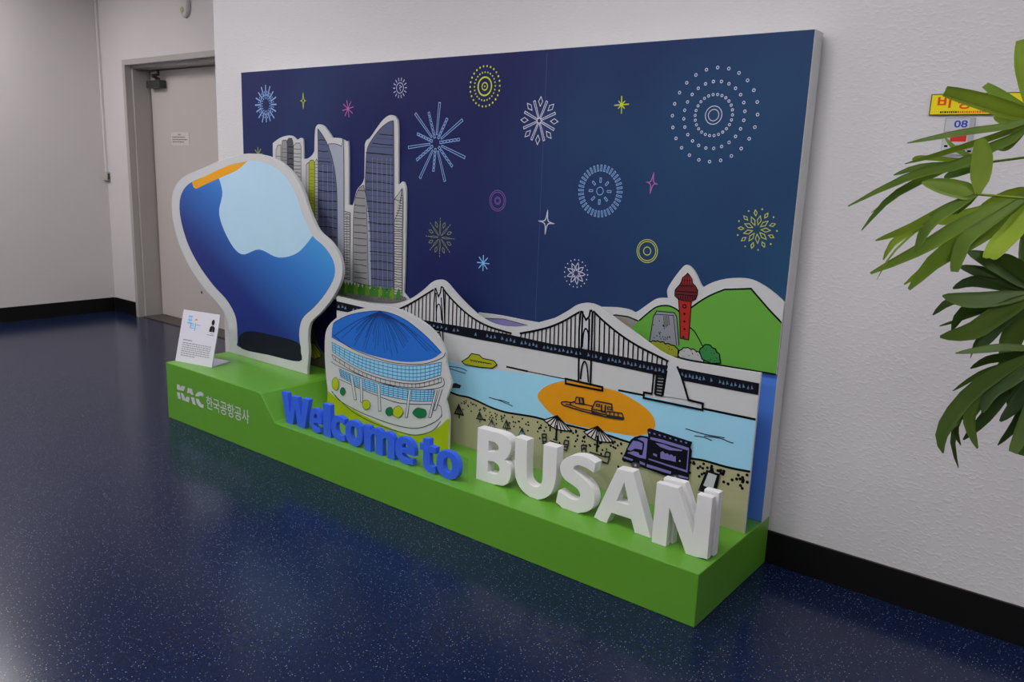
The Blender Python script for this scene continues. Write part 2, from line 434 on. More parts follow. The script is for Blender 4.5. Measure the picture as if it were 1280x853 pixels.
# corner conduit, junction box, wall sensor
cd = empty('cable_conduit', (XL + 0.02, YD - 0.02, 1.4), 'slim white cable conduit running down the corner beside the door', 'conduit')
box('channel', (XL + 0.001, YD - 0.022, 1.315), (XL + 0.026, YD - 0.001, CEIL), M_PLAIN, cd, 0.002)
jb = empty('junction_box', (XL + 0.03, YD, 1.24), 'tiny beige junction box with dark slot at foot of corner conduit', 'box')
box('housing', (XL + 0.001, YD - 0.035, 1.235), (XL + 0.06, YD - 0.001, 1.312), mat('beige_plastic', (150, 148, 138), 1.7), jb, 0.004)
box('slot', (XL + 0.060, YD - 0.026, 1.245), (XL + 0.064, YD - 0.010, 1.300), M_STEEL, jb)
se = empty('wall_sensor', (-2.0, YD, 2.60), 'small white oval sensor with green lens high above the door', 'sensor')
ov = []; of = []
c0 = on_y(233, 7, YD)
n = 28
for j, (rs, yy) in enumerate(((1.0, 0), (1.0, -0.02), (0.88, -0.032), (0.5, -0.038))):
    for k in range(n):
        a = 2 * math.pi * k / n; ov.append((c0.x + 0.062 * rs * math.cos(a), YD - 0.001 + yy, c0.z + 0.095 * rs * math.sin(a)))
for j in range(3):
    for k in range(n): of.append((j * n + k, j * n + (k + 1) % n, (j + 1) * n + (k + 1) % n, (j + 1) * n + k))
of.append(tuple(3 * n + k for k in range(n)))
mesh('housing', ov, of, mat('sensor_white', (205, 200, 198), 1.25, 0.4), se, smooth=True)
mesh('lens', *tube([(c0.x, YD - 0.030, c0.z - 0.035), (c0.x, YD - 0.043, c0.z - 0.035)], 0.022, 14), mat('sensor_lens', (170, 178, 120), 1.3, 0.3), se)

# ceiling lamps (above the frame)
for i, (x, y, s, where_) in enumerate(LAMPS):
    cl_ = empty('ceiling_light', (x, y, CEIL), 'flat rectangular ceiling light panel ' + where_, 'light', 'ceiling lights')
    v, f = join([boxvf((x - 0.62, y - 0.32, CEIL - 0.03), (x + 0.62, y - 0.30, CEIL - 0.0005)), boxvf((x - 0.62, y + 0.30, CEIL - 0.03), (x + 0.62, y + 0.32, CEIL - 0.0005)),
                 boxvf((x - 0.62, y - 0.30, CEIL - 0.03), (x - 0.60, y + 0.30, CEIL - 0.0005)), boxvf((x + 0.60, y - 0.30, CEIL - 0.03), (x + 0.62, y + 0.30, CEIL - 0.0005))])
    mesh('frame', v, f, M_PLAIN, cl_)
    box('diffuser', (x - 0.60, y - 0.30, CEIL - 0.02), (x + 0.60, y + 0.30, CEIL - 0.012), emit_mat('lamp_glow', s), cl_)

# ================================================================== GREEN PLINTH
prof = [(0, 0), (L, 0), (L, H1), (XD + 0.012, H1), (XD - 0.006, H1 + 0.006), (XC + 0.006, H2 - 0.006), (XC - 0.012, H2), (0, H2)]
n = len(prof)
V = [(x, -DEP, z) for x, z in prof] + [(x, -0.014, z) for x, z in prof]
F = [tuple(range(n)), tuple(reversed(range(n, 2 * n)))] + [(i, i + n, (i + 1) % n + n, (i + 1) % n) for i in range(n)]
plinth = empty('display_plinth', (L / 2, -DEP / 2, 0), 'long bright green stepped plinth on the speckled blue floor', 'plinth')
po = mesh('body', V, F, M_GREEN, plinth)
bm = po.modifiers.new('bevel', 'BEVEL'); bm.width = 0.003; bm.segments = 2; bm.limit_method = 'ANGLE'
pr = Print(-DEP); wh = M_PRINTW
# logo traced: K, A, C each cut by a slanted gap
def T(reg, sc_, pts): return [(reg[0] + p[0] / sc_, reg[1] + p[1] / sc_) + ((1,) if len(p) > 2 else ()) for p in pts]
R4 = ((210, 470), 11.636)
for poly in ([(128, 122), (168, 132), (176, 165), (205, 143), (250, 158), (228, 222), (130, 198)],
             [(128, 238), (172, 246), (188, 340), (148, 336)],
             [(186, 248), (220, 256), (252, 338), (270, 300), (316, 310), (304, 388), (210, 352)],
             [(288, 178), (345, 188), (372, 280), (338, 274), (318, 250), (276, 252)],
             [(332, 308), (382, 318), (404, 428), (360, 412)]):
    pr.fill(T(*R4, poly), wh)
pr.fill(T(*R4, [(396, 298), (408, 262), (436, 238), (468, 230), (500, 244), (516, 268), (514, 300), (488, 296), (470, 290), (444, 300)]), wh)
pr.fill(T(*R4, [(404, 330), (446, 338), (466, 384), (492, 416), (518, 420), (516, 468), (480, 462), (446, 436), (418, 390)]), wh)
pr.make('logo_mark', plinth, 'white bold KAC logo letters cut by a slanted gap')
pr = Print(-DEP)
p0, p1 = on_y(258, 504, -DEP), on_y(311.5, 522, -DEP)
pr.text('한국공항공사', p0.x, p1.x, 0.138, 0.213, wh, 0.006)
pr.make('lettering', plinth, 'white Korean lettering beside the logo')

# ================================================================== BACKDROP BOARD
YB = -0.0966; ZT = 1.955
bd = empty('backdrop_board', (L / 2, -0.055, H1), 'large navy night sky backdrop board with fireworks print against white wall', 'display board')
prof = [(0.005, H2), (XC - 0.012, H2), (XC + 0.006, H2 - 0.006), (XD - 0.006, H1 + 0.006), (XD + 0.012, H1), (L, H1), (L, ZT), (0.005, ZT)]
zz = 0.0006
plate('board', [[(x, z + (zz if z < 1 else 0)) for x, z in prof]], YB, 0.080, M_FOAM, bd)
pr = Print(YB)
pr.fillw([(0.006, H2 + zz), (XC - 0.012, H2 + zz), (XC + 0.006, H2 - 0.006 + zz), (XD - 0.006, H1 + 0.006 + zz), (XD + 0.012, H1 + zz), (L - 0.0015, H1 + zz), (L - 0.0015, ZT - 0.001), (0.006, ZT - 0.001)], M_NIGHT)
pr.make('night_sky_print', bd, 'navy blue night sky print')
pr = Print(YB, off=2); m = sea_mat()
pr.fill([(985, 469), (971, 467), (900, 455), (820, 445), (820, 640), (985, 690)], m)
zmin = H1 + 0.002
pr.V = [(min(x, L - 0.0016), y, max(z, zmin)) for x, y, z in pr.V]
pr.make('sea_print', bd, 'deep blue sea print at the foot of the board')
pr = Print(YB, off=2); m = mat('shaded_sand_print', (58, 56, 44), 2.6)  # sand lying in shadow, the shade is put into this dark colour
pr.fill([(340, 395), (372, 392), (390, 398), (394, 420), (400, 436), (412, 448), (418, 470), (340, 470)], m)
pr.ref(395, 438); pr.up()
ol = mat('olive_yellow_ink', (128, 132, 24), 2.1)
pr.fill([(387, 427), (393, 430), (400, 440), (402, 446), (394, 449), (388, 446)], ol)
for p in ((402, 446), (398, 448), (393, 448)): pr.up(0); pr.stroke([(387, 426), p], 0.9, M_BLACK)
pr.stroke([(389, 447), (388, 456)], 1.0, M_BLACK); pr.stroke([(387, 427), (393, 430), (400, 440), (402, 446), (394, 449)], 0.9, M_BLACK)
pr.V = [(x, y, max(z, H2 + 0.002) if x < XC else max(z, H1 + 0.002 + max(0, (XD - x)) * 1.2)) for x, y, z in pr.V]
pr.make('sand_print', bd, 'sand print coloured dark as in shadow with a yellow parasol')
# panel joint lines
pr = Print(YB, off=2); m = mat('joint_line', (50, 58, 100), 2.2)
a = on_y(683, 90, YB).x
pr.strokew([(a, ZT - 0.01), (a, 0.75)], 0.002, m); pr.make('panel_joint', bd)

# fireworks
FI = {'blue': mat('ink_light_blue', (118, 152, 196), 1.75), 'pale': mat('ink_pale', (158, 165, 195), 1.75), 'white': mat('ink_white', (178, 182, 200), 1.75),
      'yel': mat('ink_yellow', (165, 172, 62), 1.75), 'lime': mat('ink_lime', (168, 178, 38), 1.75), 'olive': mat('ink_olive', (128, 138, 66), 1.75),
      'pink': mat('ink_pink', (160, 90, 150), 1.75), 'purple': mat('ink_purple', (108, 72, 140), 1.75), 'sky': mat('ink_sky', (112, 165, 208), 1.75)}
class FW(Print):
    def __init__(s, x, y, rpx):
        Print.__init__(s, YB, (x, y), 2)
        s.k *= 0.86; c = on_y(x, y, YB); s.c = (c.x, c.z); s.R = (on_y(x, y - rpx, YB).z - on_y(x, y + rpx, YB).z) / 2
    def pt(s, r, a): return (s.c[0] + s.R * r * math.cos(a), s.c[1] + s.R * r * math.sin(a))
    def rays(s, n, r0, r1, wd, m, a0=0.0, dash=0, jit=0.0):
        for i in range(n):
            a = a0 + 2 * math.pi * i / n; q1 = r1 * (1 - jit * random.random())
            if dash:
                st = (q1 - r0) / dash
                for j in range(dash): s.strokew([s.pt(r0 + st * j, a), s.pt(r0 + st * (j + 0.62), a)], wd, m)
            else: s.strokew([s.pt(r0, a), s.pt(q1, a)], wd, m)
    def dots(s, n, r, d, m, a0=0.0):
        for i in range(n): s.discw(s.pt(r, a0 + 2 * math.pi * i / n), d, m, 8)
    def rings(s, n, r, d, wd, m, a0=0.0):
        for i in range(n): s.ringw(s.pt(r, a0 + 2 * math.pi * i / n), d, wd, m, 10)
    def ring(s, r, wd, m): s.ringw(s.c, s.R * r, wd, m)
    def petals(s, n, r0, r1, wf, wd, m, a0=0.0, diamond=False):
        for i in range(n):
            a = a0 + 2 * math.pi * i / n; ca, sa = math.cos(a), math.sin(a)
            pts = [(r0, 0), ((r0 + r1) / 2, wf), (r1, 0), ((r0 + r1) / 2, -wf)]
            q = [(s.c[0] + s.R * (u * ca - v * sa), s.c[1] + s.R * (u * sa + v * ca)) for u, v in pts]
            if not diamond: q = crs([q[0] + (1,), q[1], q[2] + (1,), q[3]], 4)
            s.strokew(q, wd, m, True)
    def boxes(s, n, r0, r1, wf, wd, m, a0=0.0):
        for i in range(n):
            a = a0 + 2 * math.pi * i / n; ca, sa = math.cos(a), math.sin(a)
            s.strokew([(s.c[0] + s.R * (u * ca - v * sa), s.c[1] + s.R * (u * sa + v * ca)) for u, v in ((r0, wf), (r1, wf), (r1, -wf), (r0, -wf))], wd, m, True)
    def star4(s, wd, m, tilt=0.0, asp=0.75):
        q = []
        for i in range(4):
            a = tilt + math.pi / 2 * i; r = 1.0 if i % 2 else asp
            q.append(s.pt(r, a) + (1,)); q.append(s.pt(0.22, a + math.pi / 4))
        s.strokew(crs(q, 4), wd, m, True)
    def done(s, label): s.make('firework_print', bd, label)
P4 = math.pi / 4
q = FW(332.5, 131, 25); q.rays(16, 0.42, 1.0, 1.9 * q.k, FI['blue'], dash=0, jit=0.15); q.rays(16, 0.3, 0.75, 1.3 * q.k, FI['blue'], P4 / 4, dash=3); q.done('light blue dashed firework burst')
q = FW(379, 126, 10); q.star4(1.1 * q.k, FI['lime'], asp=0.55); q.done('small yellow outlined star')
q = FW(435, 136, 11); q.rays(8, 0.1, 1.0, 1.2 * q.k, FI['pink'], 0.2); q.dots(1, 0, 2.5 * q.k, FI['pink']); q.done('small pink firework star')
q = FW(500, 110, 13); q.ring(0.5, 1.1 * q.k, FI['pale']); q.strokew([q.pt(0.3, 1.9), q.pt(0.25, 0.4), q.pt(0.05, 3), q.pt(0.3, 5)], 1.0 * q.k, FI['pale']); q.rays(14, 0.68, 1.0, 1.3 * q.k, FI['pale']); q.done('pale little sun shaped firework')
q = FW(545, 179, 53)
for i in range(14):
    a = 2 * math.pi * i / 14 + 0.12; r = (0.8, 1.0, 0.7, 0.95)[i % 4]; ca, sa = math.cos(a), math.sin(a)
    if i % 2:
        q.strokew([(q.c[0] + q.R * (u * ca - v * sa), q.c[1] + q.R * (u * sa + v * ca)) for u, v in ((0.2, 0.02), (r, 0.03), (r, -0.03), (0.2, -0.02))], 1.0 * q.k, FI['blue'], True)
    else:
        st = (r - 0.13) / 6
        for j in range(6):
            u0 = 0.13 + st * j; u1 = u0 + st * 0.72
            q.strokew([(q.c[0] + q.R * (u * ca - v * sa), q.c[1] + q.R * (u * sa + v * ca)) for u, v in ((u0, 0.028), (u1, 0.028), (u1, -0.028), (u0, -0.028))], 1.0 * q.k, FI['blue'], True)
q.done('large light blue burst of outlined rays')
q = FW(606, 108, 26); q.dots(26, 0.97, 1.5 * q.k, FI['lime']); q.dots(24, 0.68, 1.25 * q.k, FI['lime']); q.ring(0.44, 2.2 * q.k, FI['lime']); q.ring(0.18, 1.6 * q.k, FI['lime']); q.dots(1, 0, 1.3 * q.k, FI['lime']); q.done('yellow concentric rings of dots')
q = FW(674, 151, 30)
for i in range(8):
    a = P4 * i + 0.35; ca, sa = math.cos(a), math.sin(a)
    q.strokew([(q.c[0] + q.R * (u * ca - v * sa), q.c[1] + q.R * (u * sa + v * ca)) for u, v in ((0.1, 0.03), (0.88, 0.045), (0.88, -0.045), (0.1, -0.03))], 1.0 * q.k, FI['white'], True)
q.petals(8, 0.6, 1.0, 0.11, 1.0 * q.k, FI['white'], 0.35 + P4 / 2, True); q.done('white snowflake shaped firework')
q = FW(777, 131, 11); q.rays(4, 0, 1.0, 1.6 * q.k, FI['lime'], 0.05); q.rays(4, 0, 0.62, 1.5 * q.k, FI['lime'], P4); q.dots(1, 0, 2.6 * q.k, FI['lime']); q.done('small yellow firework star beside the dotted rings')
q = FW(892, 144, 60); q.rings(24, 0.98, 2.0 * q.k, 1.0 * q.k, FI['white']); q.rings(24, 0.70, 1.9 * q.k, 1.0 * q.k, FI['white'], 0.1); q.rings(26, 0.43, 1.7 * q.k, 0.95 * q.k, FI['white']); q.ring(0.19, 1.0 * q.k, FI['white']); q.ring(0.12, 1.0 * q.k, FI['white']); q.done('large firework of three rings of small white circles')
q = FW(750, 239, 33); q.boxes(36, 0.76, 0.99, 0.028, 0.9 * q.k, FI['blue']); q.boxes(8, 0.33, 0.5, 0.035, 0.9 * q.k, FI['blue']); q.ring(0.15, 1.0 * q.k, FI['blue']); q.done('light blue wheel of short dashes')
q = FW(815, 229, 13); q.star4(1.4 * q.k, FI['pink'], -0.12, 0.6); q.done('small pink outlined star')
q = FW(622, 251, 13); q.ring(1.0, 1.0 * q.k, FI['purple']); q.ring(0.82, 1.0 * q.k, FI['purple']); q.ring(0.36, 1.0 * q.k, FI['purple']); q.ring(0.24, 0.8 * q.k, FI['purple']); q.done('small purple concentric rings')
q = FW(683, 278, 15); q.star4(1.5 * q.k, FI['white'], -0.08, 0.8); q.done('white outlined four pointed star')
q = FW(550, 297, 26); q.petals(8, 0.1, 0.7, 0.04, 0.55 * q.k, FI['olive']); q.rays(8, 0.72, 1.0, 0.9 * q.k, FI['olive'], dash=2); q.petals(8, 0.5, 0.8, 0.07, 0.7 * q.k, FI['olive'], math.pi / 8); q.done('olive green flower firework')
q = FW(604, 329, 10); q.rays(8, 0.0, 1.0, 1.5 * q.k, FI['sky']); q.done('small sky blue firework star')
q = FW(720, 342, 18); q.petals(9, 0.2, 0.75, 0.12, 1.0 * q.k, FI['white']); q.dots(18, 0.96, 1.0 * q.k, FI['white']); q.done('white flower firework ringed by dots')
q = FW(809, 314, 14.5); q.ring(1.0, 1.1 * q.k, FI['yel']); q.ring(0.83, 1.1 * q.k, FI['yel']); q.ring(0.35, 1.1 * q.k, FI['yel']); q.done('yellow concentric rings')
q = FW(946, 287, 26); q.petals(9, 0.22, 0.68, 0.10, 1.1 * q.k, FI['yel'], 0, True); q.petals(9, 0.66, 0.95, 0.08, 1.0 * q.k, FI['yel'], math.pi / 9, True); q.dots(9, 1.0, 1.2 * q.k, FI['yel'], 0.0); q.done('yellow firework of diamonds')
q = FW(323, 193, 9); q.rays(8, 0, 1.0, 1.4 * q.k, FI['olive'], 0.1); q.done('small olive firework star at the left edge of the board')

# ================================================================== SKYLINE CUTOUT
YS = YB - 0.0016 - 0.010
def cutout(name, root, out, Y, th, m=M_FOAM, smooth=4, pre=None):
    q = Print(Y).px(out); lp = crs(q, smooth)
    if pre: lp = [pre(p) for p in lp]
    return plate(name, [lp], Y, th, m, root)
c = on_y(440, 378, YS)
sk = empty('skyline_cutout', (c.x, YS, c.z), 'white bordered cutout of drawn grey and blue skyscrapers on the navy backdrop', 'cutout')
cutout('board', sk, [(341, 179, 1), (350, 172.5), (360, 169.5), (366, 170.5), (371, 175), (376, 172.5), (379, 177), (379.3, 199, 1), (385, 198), (390, 194), (393, 189, 1), (393.5, 168), (395, 158.5), (399, 155.5), (405, 158), (412, 167), (415, 172, 1), (425, 173), (432, 177), (435.5, 184), (435.7, 256, 1), (441, 257, 1), (443, 250), (446, 238), (453, 229), (455.5, 222, 1), (456, 181, 1), (458, 175.5), (463, 171.5), (476, 153), (484, 145.5), (490, 144), (495, 147.5), (497.7, 160), (497.7, 231, 1), (501, 229), (503.5, 227), (506, 231), (507.5, 246), (506, 330), (504.5, 366, 1), (512, 376, 1), (500, 381), (470, 382), (425, 375), (385, 371, 1), (341, 364, 1)], YS, 0.010)
bG = mat('print_light_grey', (148, 148, 148), 1.95); bD = mat('print_dark_grey', (62, 64, 72), 2.0); bS = mat('print_slate', (66, 72, 98), 2.1)
bM = mat('print_mid_grey', (118, 118, 120), 1.95); bL = mat('print_pale_blue_grey', (130, 134, 148), 2.0); bO = mat('print_olive', (132, 144, 28), 2.0)
inkS = mat('ink_soft_dark', (30, 31, 38), 1.8)
def hlines(p, x0, x1, y0, y1, step, wd, m, slope=0.06, jit=0.8):
    y = y0
    while y < y1:
        a = x0(y) if callable(x0) else x0; b = x1(y) if callable(x1) else x1
        if b > a: p.stroke([(a, y + random.uniform(-jit, jit) * 0.5), ((a + b) / 2, y + slope * (b - a) / 2 + random.uniform(-jit, jit)), (b, y + slope * (b - a) + random.uniform(-jit, jit) * 0.5)], wd, m)
        y += step * random.uniform(0.85, 1.15)
BL_ = 1
def building(pts, m, label=None, lines=None, smooth=0, edge=0.8):
    global BL_
    p = Print(YS, pts[0], BL_); BL_ += 2; p.fill(pts, m, smooth); p.up()
    q = p.px(pts); p.strokew(crs(q, smooth) if smooth else q, edge * p.k, inkS, True)
    if lines: lines(p)
    p.make('building_print', sk, label)
building([(345, 188), (347, 182), (351, 181), (352, 362), (345, 362)], bG, lines=lambda p: hlines(p, 345, 352, 195, 360, 6, 0.5, inkS))
building([(352, 184), (353, 176), (358, 175), (359, 180), (359, 362), (352, 362)], bM, lines=lambda p: hlines(p, 352, 359, 186, 360, 5, 0.5, inkS))
building([(359, 176), (361, 173), (365, 173), (366.5, 178), (368, 205), (368, 364), (360, 364)], bD, 'dark grey tower print', lines=lambda p: hlines(p, 360, 367, 184, 360, 8, 0.9, M_BLACK))
building([(367, 183), (370, 179), (375, 179), (376.5, 184), (376.5, 366), (368, 366)], bG, lines=lambda p: hlines(p, 367.5, 376, 186, 364, 5, 0.7, inkS))
building([(383, 206), (386, 203), (388, 206), (388, 366), (383, 366)], bG)
building([(386.5, 204), (388, 200.5), (392, 200.5), (393.5, 204), (393.5, 366), (386.8, 366)], bO, 'olive yellow tower print', lines=lambda p: hlines(p, 387.5, 392.5, 212, 364, 4.5, 0.4, inkS))
building([(393.7, 203), (396, 199), (398, 203), (398, 366), (393.7, 366)], bG, lines=lambda p: hlines(p, 394, 398, 206, 364, 4, 0.5, inkS))
building([(411, 180, 1), (420, 180), (427, 183), (430, 187), (430.3, 366, 1), (420, 366, 1)], bL, lines=None, smooth=4)
def glass(p, xl, xr, y0, y1, xs):
    hlines(p, xl, xr, y0, y1, 12, 1.0, M_BLACK, 0.10); hlines(p, xl, xr, y0 + 5, y1, 9, 0.4, inkS, 0.08)
    for x in xs: p.stroke([(x, y0 + 30), (x + 1, y1)], 0.35, bL)
building([(397.6, 161, 1), (403, 168), (410, 181), (416, 199), (420.5, 225), (422, 260), (422.5, 368, 1), (400, 366, 1)], bS, 'slate blue sail shaped tower print', smooth=4,
         lines=lambda p: glass(p, 398.5, lambda y: min(421.5, 397.8 + 24 * (max(0, y - 160) / 80) ** 0.62), 175, 362, (404, 410, 416)))
building([(430.5, 264), (438, 266), (438, 350), (431, 348)], bG, lines=lambda p: (hlines(p, 431, 437.5, 268, 348, 3.2, 0.7, M_BLACK), p.stroke([(434.3, 266), (434.3, 348)], 0.6, inkS)))
building([(455, 231.5, 1), (449, 236), (445, 246), (442.5, 268), (442, 300), (441.5, 352, 1), (463, 358, 1), (461, 280), (459, 250)], bM, 'grey rounded tower print', smooth=4,
         lines=lambda p: hlines(p, lambda y: 443 + max(0, (252 - y) * 0.35), lambda y: min(459, 456 + (y - 232) * 0.05), 238, 350, 8, 0.9, inkS, 0.1))
building([(459, 240), (462, 262), (464, 300), (465, 358), (461, 357), (460, 300), (459, 262)], bL)
building([(492.3, 151, 1), (486, 153), (476, 161), (466, 174), (459.5, 187), (457.8, 210), (457.2, 236), (461, 262), (464, 300), (465, 360, 1), (492.8, 367, 1), (492.8, 260), (492.5, 200)], bS, 'tall slate blue tower print with curved crown', smooth=4,
         lines=lambda p: glass(p, lambda y: (458 if y > 190 else 458 + (190 - y) * 0.75) + max(0, y - 236) * 0.06, 492, 168, 360, (466, 472, 478, 484, 489)))
def pyr(p):
    hlines(p, lambda y: max(493.5, 503 - max(0, y - 238) * 0.24), 503.5, 244, 368, 3.1, 0.8, M_BLACK, 0.12)
    p.stroke([(493.5, 250), (503, 236), (501.5, 252), (493.5, 249)], 0.8, inkS); p.stroke([(503, 236), (500, 262), (494, 275)], 0.8, inkS)
building([(493.2, 250), (503.3, 236), (504, 252), (503, 370), (493.5, 368)], bG, 'white building print with ladder lines', lines=pyr)
p = Print(YS, (460, 370), BL_); p.fill([(425, 356), (450, 359), (480, 365), (504, 370), (508, 375), (490, 378.5), (465, 377), (440, 372), (422, 366)], mat('print_gravel', (86, 84, 86), 2.0), 3)
p.up()
gr1 = mat('ink_tree_green', (48, 98, 32), 2.0); gr2 = mat('ink_tree_olive', (86, 118, 36), 2.0)
for i in range(60):
    x = random.uniform(428, 503); p.dot(x, 366 + (x - 425) * 0.09 + random.uniform(-2, 5), 0.5, M_BLACK, 5)
for i, x in enumerate((430, 434, 438, 442, 446, 451, 456, 460, 466, 471, 476, 481, 487, 491, 499)):
    y = 357 + (x - 425) * 0.13; p.up(0)
    p.fill([(x - 2.6, y + 7), (x - 3, y + 2), (x - 1, y - 4), (x + 0.6, y - 6), (x + 2.4, y - 1), (x + 2.8, y + 6), (x, y + 8.5)], (gr1, gr2, gr1)[i % 3], 3)
p.make('bush_print', sk, 'green bushes print on grey ground')

# ================================================================== HILL CUTOUT (right)
YH = YS
c = on_y(880, 455, YH)
hl = empty('hill_cutout', (c.x, YH, c.z), 'white bordered cutout of green hills with red tower on the navy backdrop', 'cutout')
lim = lambda p: (min(p[0], L - 0.002), p[1])
cutout('board', hl, [(598, 391, 1), (625, 394.5), (650, 399.5), (672, 403.5, 1), (700, 396), (748, 384, 1), (770, 384.5), (785, 387), (793.5, 391, 1), (800, 387.5), (814, 377.5), (823, 373), (835, 373, 1), (834, 363), (839, 353), (850, 338), (857, 331.5), (864, 334.5), (870, 343), (876, 356), (879, 359.3, 1), (890, 353.5), (906, 349), (925, 347.8), (940, 350), (955, 357.5), (968, 367), (984, 381, 1), (972, 469, 1), (900, 456, 1), (750, 432, 1), (598, 412, 1)], YH, 0.010, pre=lim)
hG = mat('hill_green', (78, 132, 48), 2.05); hP = mat('hill_lavender', (104, 102, 148), 2.0); hB = mat('hill_taupe', (116, 112, 108), 2.0)
HL_ = 1
def hill(pts, m, label, smooth=0, edge=1.6, closed=False, edgepts=None):
    global HL_
    p = Print(YH, pts[0], HL_); HL_ += 2; p.fill(pts, m, smooth); p.V = [(min(x, L - 0.0025), y, z) for x, y, z in p.V]
    p.up(); q = p.px(edgepts or pts); n0 = len(p.V); p.strokew(crs(q, smooth, closed) if smooth else q, edge * 1.35 * p.k, M_BLACK, closed)
    p.V = [(min(x, L - 0.0022), y, z) for x, y, z in p.V]
    p.make('hill_print', hl, label)
hill([(606, 398), (630, 399), (652, 405), (668, 409), (650, 414), (610, 408)], hP, 'lavender hill print', 0, 0.6)
hill([(752, 396), (770, 394), (785, 396), (797, 401), (805, 404), (800, 430), (752, 420)], hB, 'taupe hill print', 0, 1.3, edgepts=[(752, 396), (770, 394), (785, 396), (797, 401), (803, 403.5)])
hill([(780, 420, 1), (799, 401), (812, 390), (822, 383.5), (835, 382.3), (846, 387), (853, 396), (858, 445, 1), (780, 432, 1)], hG, 'low green hill print', 4, 1.4, edgepts=[(799, 401), (812, 390), (822, 383.5), (835, 382.3), (846, 387), (851, 393)])
hill([(862, 386, 1), (875, 377), (890, 368.5), (906, 362, 1), (925, 361.5, 1), (939, 361, 1), (950, 374), (965, 391), (981, 407, 1), (972, 468, 1), (940, 463, 1), (900, 456, 1), (846, 448, 1), (852, 420, 1)], hG, 'large green hill print', 4, 1.6,
     edgepts=[(860, 388), (875, 377), (890, 368.5), (906, 362, 1), (925, 361.5), (939, 361, 1), (950, 374), (965, 391), (981, 407, 1)])
p = Print(YH, (920, 460), 9); p.stroke([(985, 471), (972, 468.5), (940, 463), (900, 456.5), (870, 452)], 1.7, M_BLACK)
p.V = [(min(x, L - 0.0022), y, z) for x, y, z in p.V]; p.make('shoreline_print', hl)
p = Print(YH, (870, 420), 9); p.stroke([(862, 409), (868, 414), (874, 424), (879, 434)], 1.5, M_BLACK); p.make('ridge_line_print', hl)
p = Print(YH, (830, 405), 10); p.fill([(817, 396), (821, 389), (843, 391), (846, 396), (849, 432), (812, 428)], mat('print_block_grey', (112, 115, 122), 2.0))
p.up(); p.stroke([(812, 428), (817, 396), (821, 389), (843, 391), (846, 396), (849, 432)], 1.4, inkS); p.stroke([(819, 393), (842, 394.5), (846, 432)], 1.0, inkS)
for i in range(26): x, y = random.uniform(817, 838), random.uniform(398, 426); p.stroke([(x, y), (x + 0.3, y + 2)], 1.0, M_BLACK)
for x in (830, 832, 834, 836): p.stroke([(x, 395), (x + 0.5, random.uniform(402, 414))], 0.9, M_BLACK)
p.make('apartment_block_print', hl, 'grey apartment block print')
rd = mat('print_red', (135, 30, 26), 2.0); rdd = mat('print_dark_red', (78, 20, 24), 2.0)
p = Print(YH, (857, 390), 12); p.fill([(848.5, 374), (864.5, 376), (861, 425), (850.5, 423)], rd); p.up(); p.stroke([(848.5, 374), (850, 400), (850.5, 423), (861, 425), (863, 400), (864.5, 376)], 1.3, M_BLACK)
for y, r in ((383, 3.0), (392.5, 1.7), (402, 1.5), (411.5, 1.5)): p.dot(855.8, y, r, M_BLACK, 10)
p.fill([(852.5, 424), (853, 420), (856, 420), (856, 425)], inkS)
p.up(); p.dot(855.8, 383, 1.5, rd, 8)
p.make('tower_shaft_print', hl, 'red tower shaft print')
p = Print(YH, (857, 365), 15); p.fill([(844, 363), (847, 359), (850, 356), (852, 352), (853.5, 347), (857, 344.5), (860, 341.5), (862.5, 344.5), (865.5, 349), (866, 354), (870, 358), (872.5, 363), (872, 368), (870, 374), (864, 377), (854, 376), (847, 373), (843.8, 370)], rdd)
p.up(); p.stroke([(844, 363), (847, 359), (850, 356), (852, 352), (853.5, 347), (857, 344.5), (860, 341.5), (862.5, 344.5), (865.5, 349), (866, 354), (870, 358), (872.5, 363), (872, 368), (870, 374), (864, 377), (854, 376), (847, 373), (843.8, 370)], 1.1, M_BLACK, True)
for a, b in (((845, 364), (872, 366)), ((844.5, 368), (871.5, 370)), ((850, 357), (867, 358)), ((853, 350), (865, 351))): p.stroke([a, b], 1.0, M_BLACK)
for x in range(848, 871, 3): p.stroke([(x, 370), (x, 375)], 0.9, M_BLACK)
for x in (855, 858, 861, 864): p.stroke([(x, 346), (x - 0.4, 355)], 0.8, rd)
p.make('tower_gallery_print', hl, 'dark red tower gallery print')
BU_ = 18
def bush(pts, m, label):
    global BU_
    p = Print(YH, pts[0], BU_); BU_ += 2
    cxm = sum(q[0] for q in pts) / len(pts); cym = sum(q[1] for q in pts) / len(pts); sc2 = []
    for (xa, ya), (xb, yb) in zip(pts, pts[1:] + pts[:1]):
        mx_, my_ = (xa + xb) / 2, (ya + yb) / 2; d_ = math.hypot(mx_ - cxm, my_ - cym) or 1
        o_ = 1.6 if my_ < cym + 2 else 0.0
        sc2 += [(xa, ya, 1), (mx_ + (mx_ - cxm) / d_ * o_, my_ + (my_ - cym) / d_ * o_)]
    pts = sc2; p.fill(pts, m, 3); p.up(); p.strokew(crs(p.px(pts), 3), 1.5 * p.k, M_BLACK, True)
    xs = [q[0] for q in pts]; ys = [q[1] for q in pts]
    for i in range(10): p.dot(random.uniform(min(xs) + 4, max(xs) - 4), random.uniform(min(ys) + 4, max(ys) - 3), 0.7, M_BLACK, 5)
    p.make('bush_print', hl, label)
bush([(806, 438), (809, 431), (815, 427), (820, 427), (826, 428), (832, 430), (838, 431), (845, 434), (848, 440), (848, 447), (830, 445), (815, 443)], mat('print_bush_lime', (120, 128, 36), 2.0), 'yellow green bush print')
bush([(849, 441), (853, 437), (858, 435), (864, 437), (870, 439), (875, 442), (880, 447), (880, 453), (862, 450), (850, 447)], bG, 'grey bush print')
